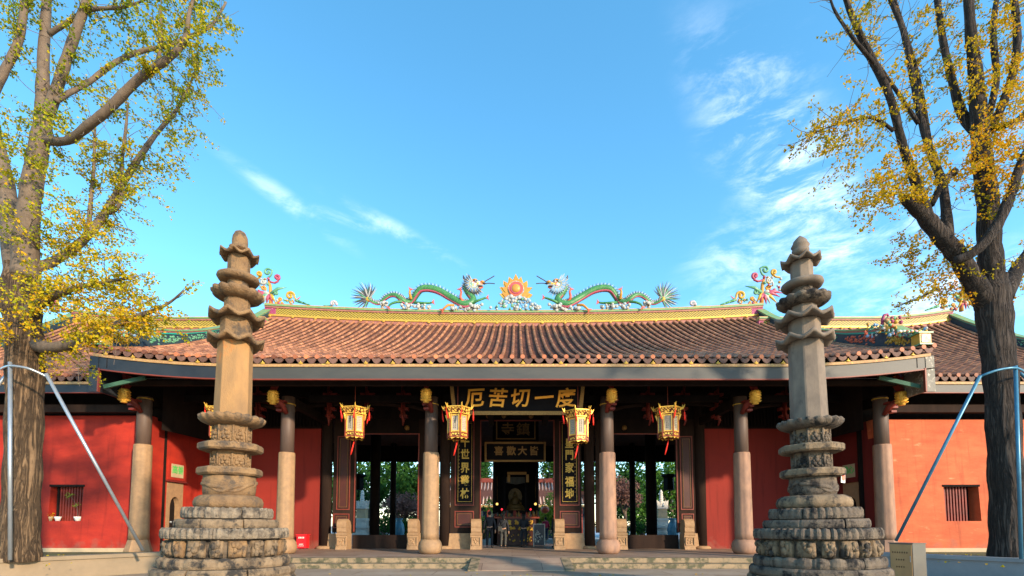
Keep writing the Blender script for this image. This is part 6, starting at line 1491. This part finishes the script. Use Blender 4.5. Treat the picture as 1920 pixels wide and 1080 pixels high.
# carved stone-coloured notice stand to the right of the altar
d = 26.2; x = PX(1011, d, 1000)
t = thing('notice_stand', 'grey patterned stand at the right end of the altar table', 'stand', (x, d, PLZ), local=True)
b = MB(); b.box(-.30, .26, 0, .08, .06, PZ(984, d) - PLZ); b.build('board', 'porcelain_dark', t)
b = MB()
for s_ in (-.32, .26): b.box(s_, s_ + .05, -.02, .1, 0, PZ(982, d) - PLZ)
b.box(-.27, .26, -.02, .1, PZ(983.5, d) - PLZ, PZ(982, d) - PLZ); b.build('frame', 'marble', t)
b = MB(); rnd = random.Random(8)
for k in range(26): b.ball((rnd.uniform(-.2, .18), -.005, rnd.uniform(.15, .85)), (rnd.uniform(.02, .06), .01, rnd.uniform(.02, .05)), 0, 6)
b.build('pattern', 'marble', t)

# ---------------------------------------------------------------- inner courtyard seen through the openings
def low_hall(x0, x1, lab):
    y = 52; z0 = PZ(946, y); z1 = PZ(914, y + 3)
    t = thing('gallery_roof', lab, 'gallery', ((x0 + x1) / 2, y, 0), 'galleries round the inner courtyard')
    rf_ = Roof(x0, x1, x0, x1, y, y + 4, z0, PZ(905, y + 4), 0, 0, None)
    b = MB(); b.box(x0, x1, y + .8, y + 1.0, 0, z0 - .1); b.build('wall', 'navy_panel', t)
    b = MB(); n = 18
    for k in range(int(abs(x1 - x0) / .36)):
        u = (k + .5) / int(abs(x1 - x0) / .36)
        b.tube([rf_.at(u, 0, .05), rf_.at(u, .5, .05), rf_.at(u, 1, .05)], .085, 6)
    p, q, r_, s_ = rf_.at(0, 0), rf_.at(1, 0), rf_.at(1, 1), rf_.at(0, 1); b.add([p, q, r_, s_], [(0, 1, 2, 3)], 1); r0 = b.build('roof', ['courtyard_tile', 'pan_tile'], t)
    b = MB(); b.box(x0, x1, y + 3.8, y + 4.2, s_.z, s_.z + .5); b.build('ridge', 'red_line', r0)
    b = MB(); b.box(x0, x1, y - .02, y + .1, z0 - .28, z0 - .04); b.build('fascia', 'gold_strip', r0)
    for k in range(5):
        x = x0 + (x1 - x0) * (k + .5) / 5; b = MB(); b.tube([(x, y + .4, 0), (x, y + .4, z0 - .2)], .16, 10); b.build('post', 'bracket_red', t)
low_hall(-7, -.6, 'sunlit low gallery with pink tiled roof seen left of the altar'); low_hall(1.0, 8.0, 'sunlit low gallery with pink tiled roof seen right of the altar')
def stone_pagoda(px, d, lab):
    x = PX(px, d, 960); t = thing('stone_stupa', lab, 'stone stupa', (x, d, 0), 'stone stupas in the inner courtyard', local=True)
    z = lambda py: PZ(py, d); s_ = d / F
    def bx_(w, y0, y1, m, nm): b = MB(); b.box(-w * s_ / 2, w * s_ / 2, -w * s_ / 2, w * s_ / 2, z(y1), z(y0)); return b.build(nm, m, t)
    bx_(30, 1000, 1012, 'marble', 'base'); bx_(24, 990, 1000, 'marble', 'base_drum'); bx_(28, 986, 990, 'marble', 'slab'); bx_(20, 976, 986, 'marble', 'base_drum'); bx_(22, 972, 976, 'marble', 'slab'); bx_(17, 954, 972, 'sandstone', 'body'); bx_(20, 951, 954, 'marble', 'slab')
    for sx_ in (-1, 1):
        for sy_ in (-1, 1):
            b = MB(); b.prism([(sx_ * 9.5 * s_, z(951)), (sx_ * 11 * s_, z(938)), (sx_ * 6 * s_, z(941)), (sx_ * 2.5 * s_, z(951))], sy_ * 8 * s_ - .06, sy_ * 8 * s_ + .06); b.build('corner_leaf', 'marble', t)
    b = MB(); pr = []
    for k in range(7):
        za = z(951) + (z(921) - z(951)) * k / 7; zb_ = z(951) + (z(921) - z(951)) * (k + 1) / 7; q = (5.2 - k * .35) * s_; pr += [(q * .75, za), (q, za + .08), (q, zb_ - .08), (q * .75, zb_)]
    pr.append((.02, z(918))); b.lathe((0, 0, 0), pr, 16); b.build('spire', 'marble', t)
stone_pagoda(679, 44, 'pale stone stupa with sandstone body seen through the left opening'); stone_pagoda(1240, 44, 'pale stone stupa with ringed spire seen through the right opening')
def leafy(name, lab, cat, c, r_, n, m, size, a, seed, group, trunk=True, blobs=9):
    rnd = random.Random(seed); t = thing(name, lab, cat, (c[0], c[1], 0), group)
    cl = []
    for _ in range(blobs):
        b0 = Vector((rnd.gauss(0, .45), rnd.gauss(0, .45), rnd.gauss(0, .42))); a0 = a + rnd.gauss(0, .12)
        for _ in range(n // blobs):
            v = Vector((rnd.gauss(0, 1), rnd.gauss(0, 1), rnd.gauss(0, 1))).normalized() * rnd.uniform(.25, .5)
            cl.append((Vector(c) + Vector(((b0.x + v.x) * r_[0], (b0.y + v.y) * r_[1], (b0.z + v.z) * r_[2])), 3, size * .6, a0))
    leaves_mesh(cl, 'foliage', m, t, size, rnd, 0)['kind'] = 'stuff'
    if trunk:
        b = MB(); b.tube([(c[0], c[1], 0), (c[0] + .1, c[1], c[2] * .5), (c[0], c[1], c[2] + r_[2] * .3)], [.22, .17, .08], 10)
        for k in range(5): a_ = k * 1.3; b.tube([(c[0], c[1], c[2] * .6), (c[0] + math.cos(a_) * r_[0] * .4, c[1] + math.sin(a_) * r_[1] * .3, c[2])], [.09, .04], 6)
        b.build('trunk', 'bark_grey', t)
g = 'broadleaf trees in the inner courtyard'
for i, (px, d, rx_, rz_, zc, a, lab) in enumerate(((690, 56, 4.5, 4.5, 5.5, .5, 'leafy green tree behind the left stupa'), (745, 50, 3.8, 3.5, 6.3, .28, 'dark green tree seen between the posts of the left opening'), (790, 58, 4.5, 4.5, 5.5, .35, 'large green tree at the right side of the left opening'),
                              (1150, 54, 4.5, 4.5, 6.0, .45, 'deep green tree at the left side of the right opening'), (1205, 60, 4.5, 4.5, 5.5, .8, 'bright green tree seen between the posts of the right opening'), (1258, 57, 4.2, 4.5, 5.0, .7, 'sunlit green tree behind the right stupa'),
                              (650, 60, 4.5, 5, 5.5, .5, 'green tree at the far left of the inner courtyard'), (1300, 60, 4.5, 5, 5.5, .6, 'green tree at the far right of the inner courtyard'), (905, 62, 3, 4, 8.0, .3, 'dark tree rising behind the left gallery roof'), (1030, 62, 3, 4, 8.0, .35, 'dark tree rising behind the right gallery roof'))):
    leafy('broadleaf_tree', lab, 'tree', (PX(px, d, 930), d, zc), (rx_, 3, rz_), 1500, 'green_leaf', .30, a, i + 40, g)
leafy('bronze_bonsai', 'bronze-leaved cloud-pruned bonsai seen through the left opening', 'bonsai', (PX(758, 46, 940), 46, 3.1), (2.0, 1.2, 1.4), 1200, 'bronze_leaf', .16, .5, 70, 'bonsai in the inner courtyard')
leafy('bronze_bonsai', 'bronze-leaved bonsai seen through the right opening', 'bonsai', (PX(1170, 46, 940), 46, 4.0), (2.0, 1.2, 1.3), 1200, 'bronze_leaf', .16, .4, 71, 'bonsai in the inner courtyard')
for i, (px, w, lab) in enumerate(((718, 1.6, 'clipped green shrub left of the inner post in the left opening'), (752, 1.8, 'clipped green shrub below the bonsai in the left opening'), (775, 1.6, 'clipped green shrub beside the right door pier of the left opening'), (1165, 1.8, 'dark clipped shrub in the left of the right opening'), (1208, 1.6, 'dark clipped shrub between the posts of the right opening'))):
    leafy('clipped_shrub', lab, 'shrub', (PX(px, 44, 990), 44 + i * .3, 1.2), (w, 1.0, 1.0), 700, 'green_leaf', .12, .45, 80 + i, 'clipped shrubs in the inner courtyard', blobs=6)
leafy('lime_shrub', 'yellow-green shrub in the sun right of the altar', 'shrub', (PX(1023, 40, 980), 40, 1.8), (1.5, 1, 1.5), 900, 'lime_leaf', .14, .6, 90, 'sunlit shrubs beyond the altar')
leafy('lime_shrub', 'yellow-green shrub in the sun at the left edge of the central doorway', 'shrub', (PX(905, 40, 980), 40, 1.6), (1.2, 1, 1.4), 600, 'lime_leaf', .14, .5, 91, 'sunlit shrubs beyond the altar')
for px, lab in ((1145, 'tall teal glazed vase left of the inner post in the right opening'), (1262, 'teal glazed vase right of the right stupa'), (748, 'teal glazed vase beside the post in the left opening')):
    x = PX(px, 42.5, 990); t = thing('glazed_vase', lab, 'vase', (x, 42.5, 0), 'glazed vases in the inner courtyard', local=True)
    b = MB(); b.lathe((0, 0, 0), [(.25, 0), (.42, .5), (.5, 1.0), (.40, 1.5), (.25, 1.8), (.32, 1.95)], 20); b.build('body', 'vase_glaze', t); b = MB(); b.lathe((0, 0, 0), [(.33, 1.95), (.35, 2.0), (.3, 2.02)], 20); b.build('rim', 'vase_glaze', t)
p = P(1022, 956, 38.5); t = thing('round_lantern', 'round red and yellow lantern hanging over the lime shrub right of the altar', 'lantern', tuple(p), local=True)
b = MB(); b.ball((0, 0, 0), (.34, .34, .27), 0, 14); b.build('shade', 'porcelain_red', t)
b = MB(); b.lathe((0, 0, 0), [(.14, .25), (.14, .31)], 10); b.lathe((0, 0, 0), [(.14, -.31), (.14, -.25)], 10); b.tube([(0, 0, .3), (0, 0, 3.2)], .01, 4); b.build('fittings', 'porcelain_yellow', t)
for px, lab in ((672, 'black hanging lantern silhouetted at the left of the left opening'), (1254, 'black hanging lantern silhouetted above the right stupa')):
    p = P(px, 905, 37.0); t = thing('silhouette_lantern', lab, 'lantern', tuple(p), 'dark lanterns under the rear eave', local=True)
    b = MB(); b.lathe((0, 0, 0), [(.35, -.55), (.42, -.5), (.38, .35), (.58, .5), (.55, .62)], 6, sm=False); b.build('cage', 'black_lacquer', t); b = MB(); b.tube([(0, 0, .6), (0, 0, 2.2)], .015, 4); b.tube([(0, 0, -.55), (0, 0, -1.1)], [.02, .06], 6); b.build('hanger', 'black_lacquer', t)
# rear eave board and far trees closing the courtyard
b = MB(); b.box(-14.5, 14.5, 36.4, 36.6, PZ(866, 36.5), 8.2); b.build('rear_lintel', 'dark_wood', HALL)

rnd = random.Random(31); cl = []
for _ in range(420):
    if rnd.random() < .7: x, y, z = rnd.choice((-1, 1)) * rnd.uniform(11.2, 17), rnd.uniform(12.2, 16.6), .435
    else: x, y, z = rnd.uniform(-9, 9), rnd.uniform(10, 15), .012
    cl.append((Vector((x, y, z)), 1, .004, rnd.uniform(.5, 1)))
t = thing('fallen_leaves', 'yellow ginkgo leaves scattered over the planters and the paving', 'fallen leaves', (0, 12, 0))
lf = leaves_mesh(cl, 'leaves', 'ginkgo_leaf_left', t, .07, rnd, 0); lf['kind'] = 'stuff'
me = lf.data
for v in me.vertices: v.co.z = min(v.co.z, .46) if v.co.z > .2 else min(max(v.co.z, .006), .03)
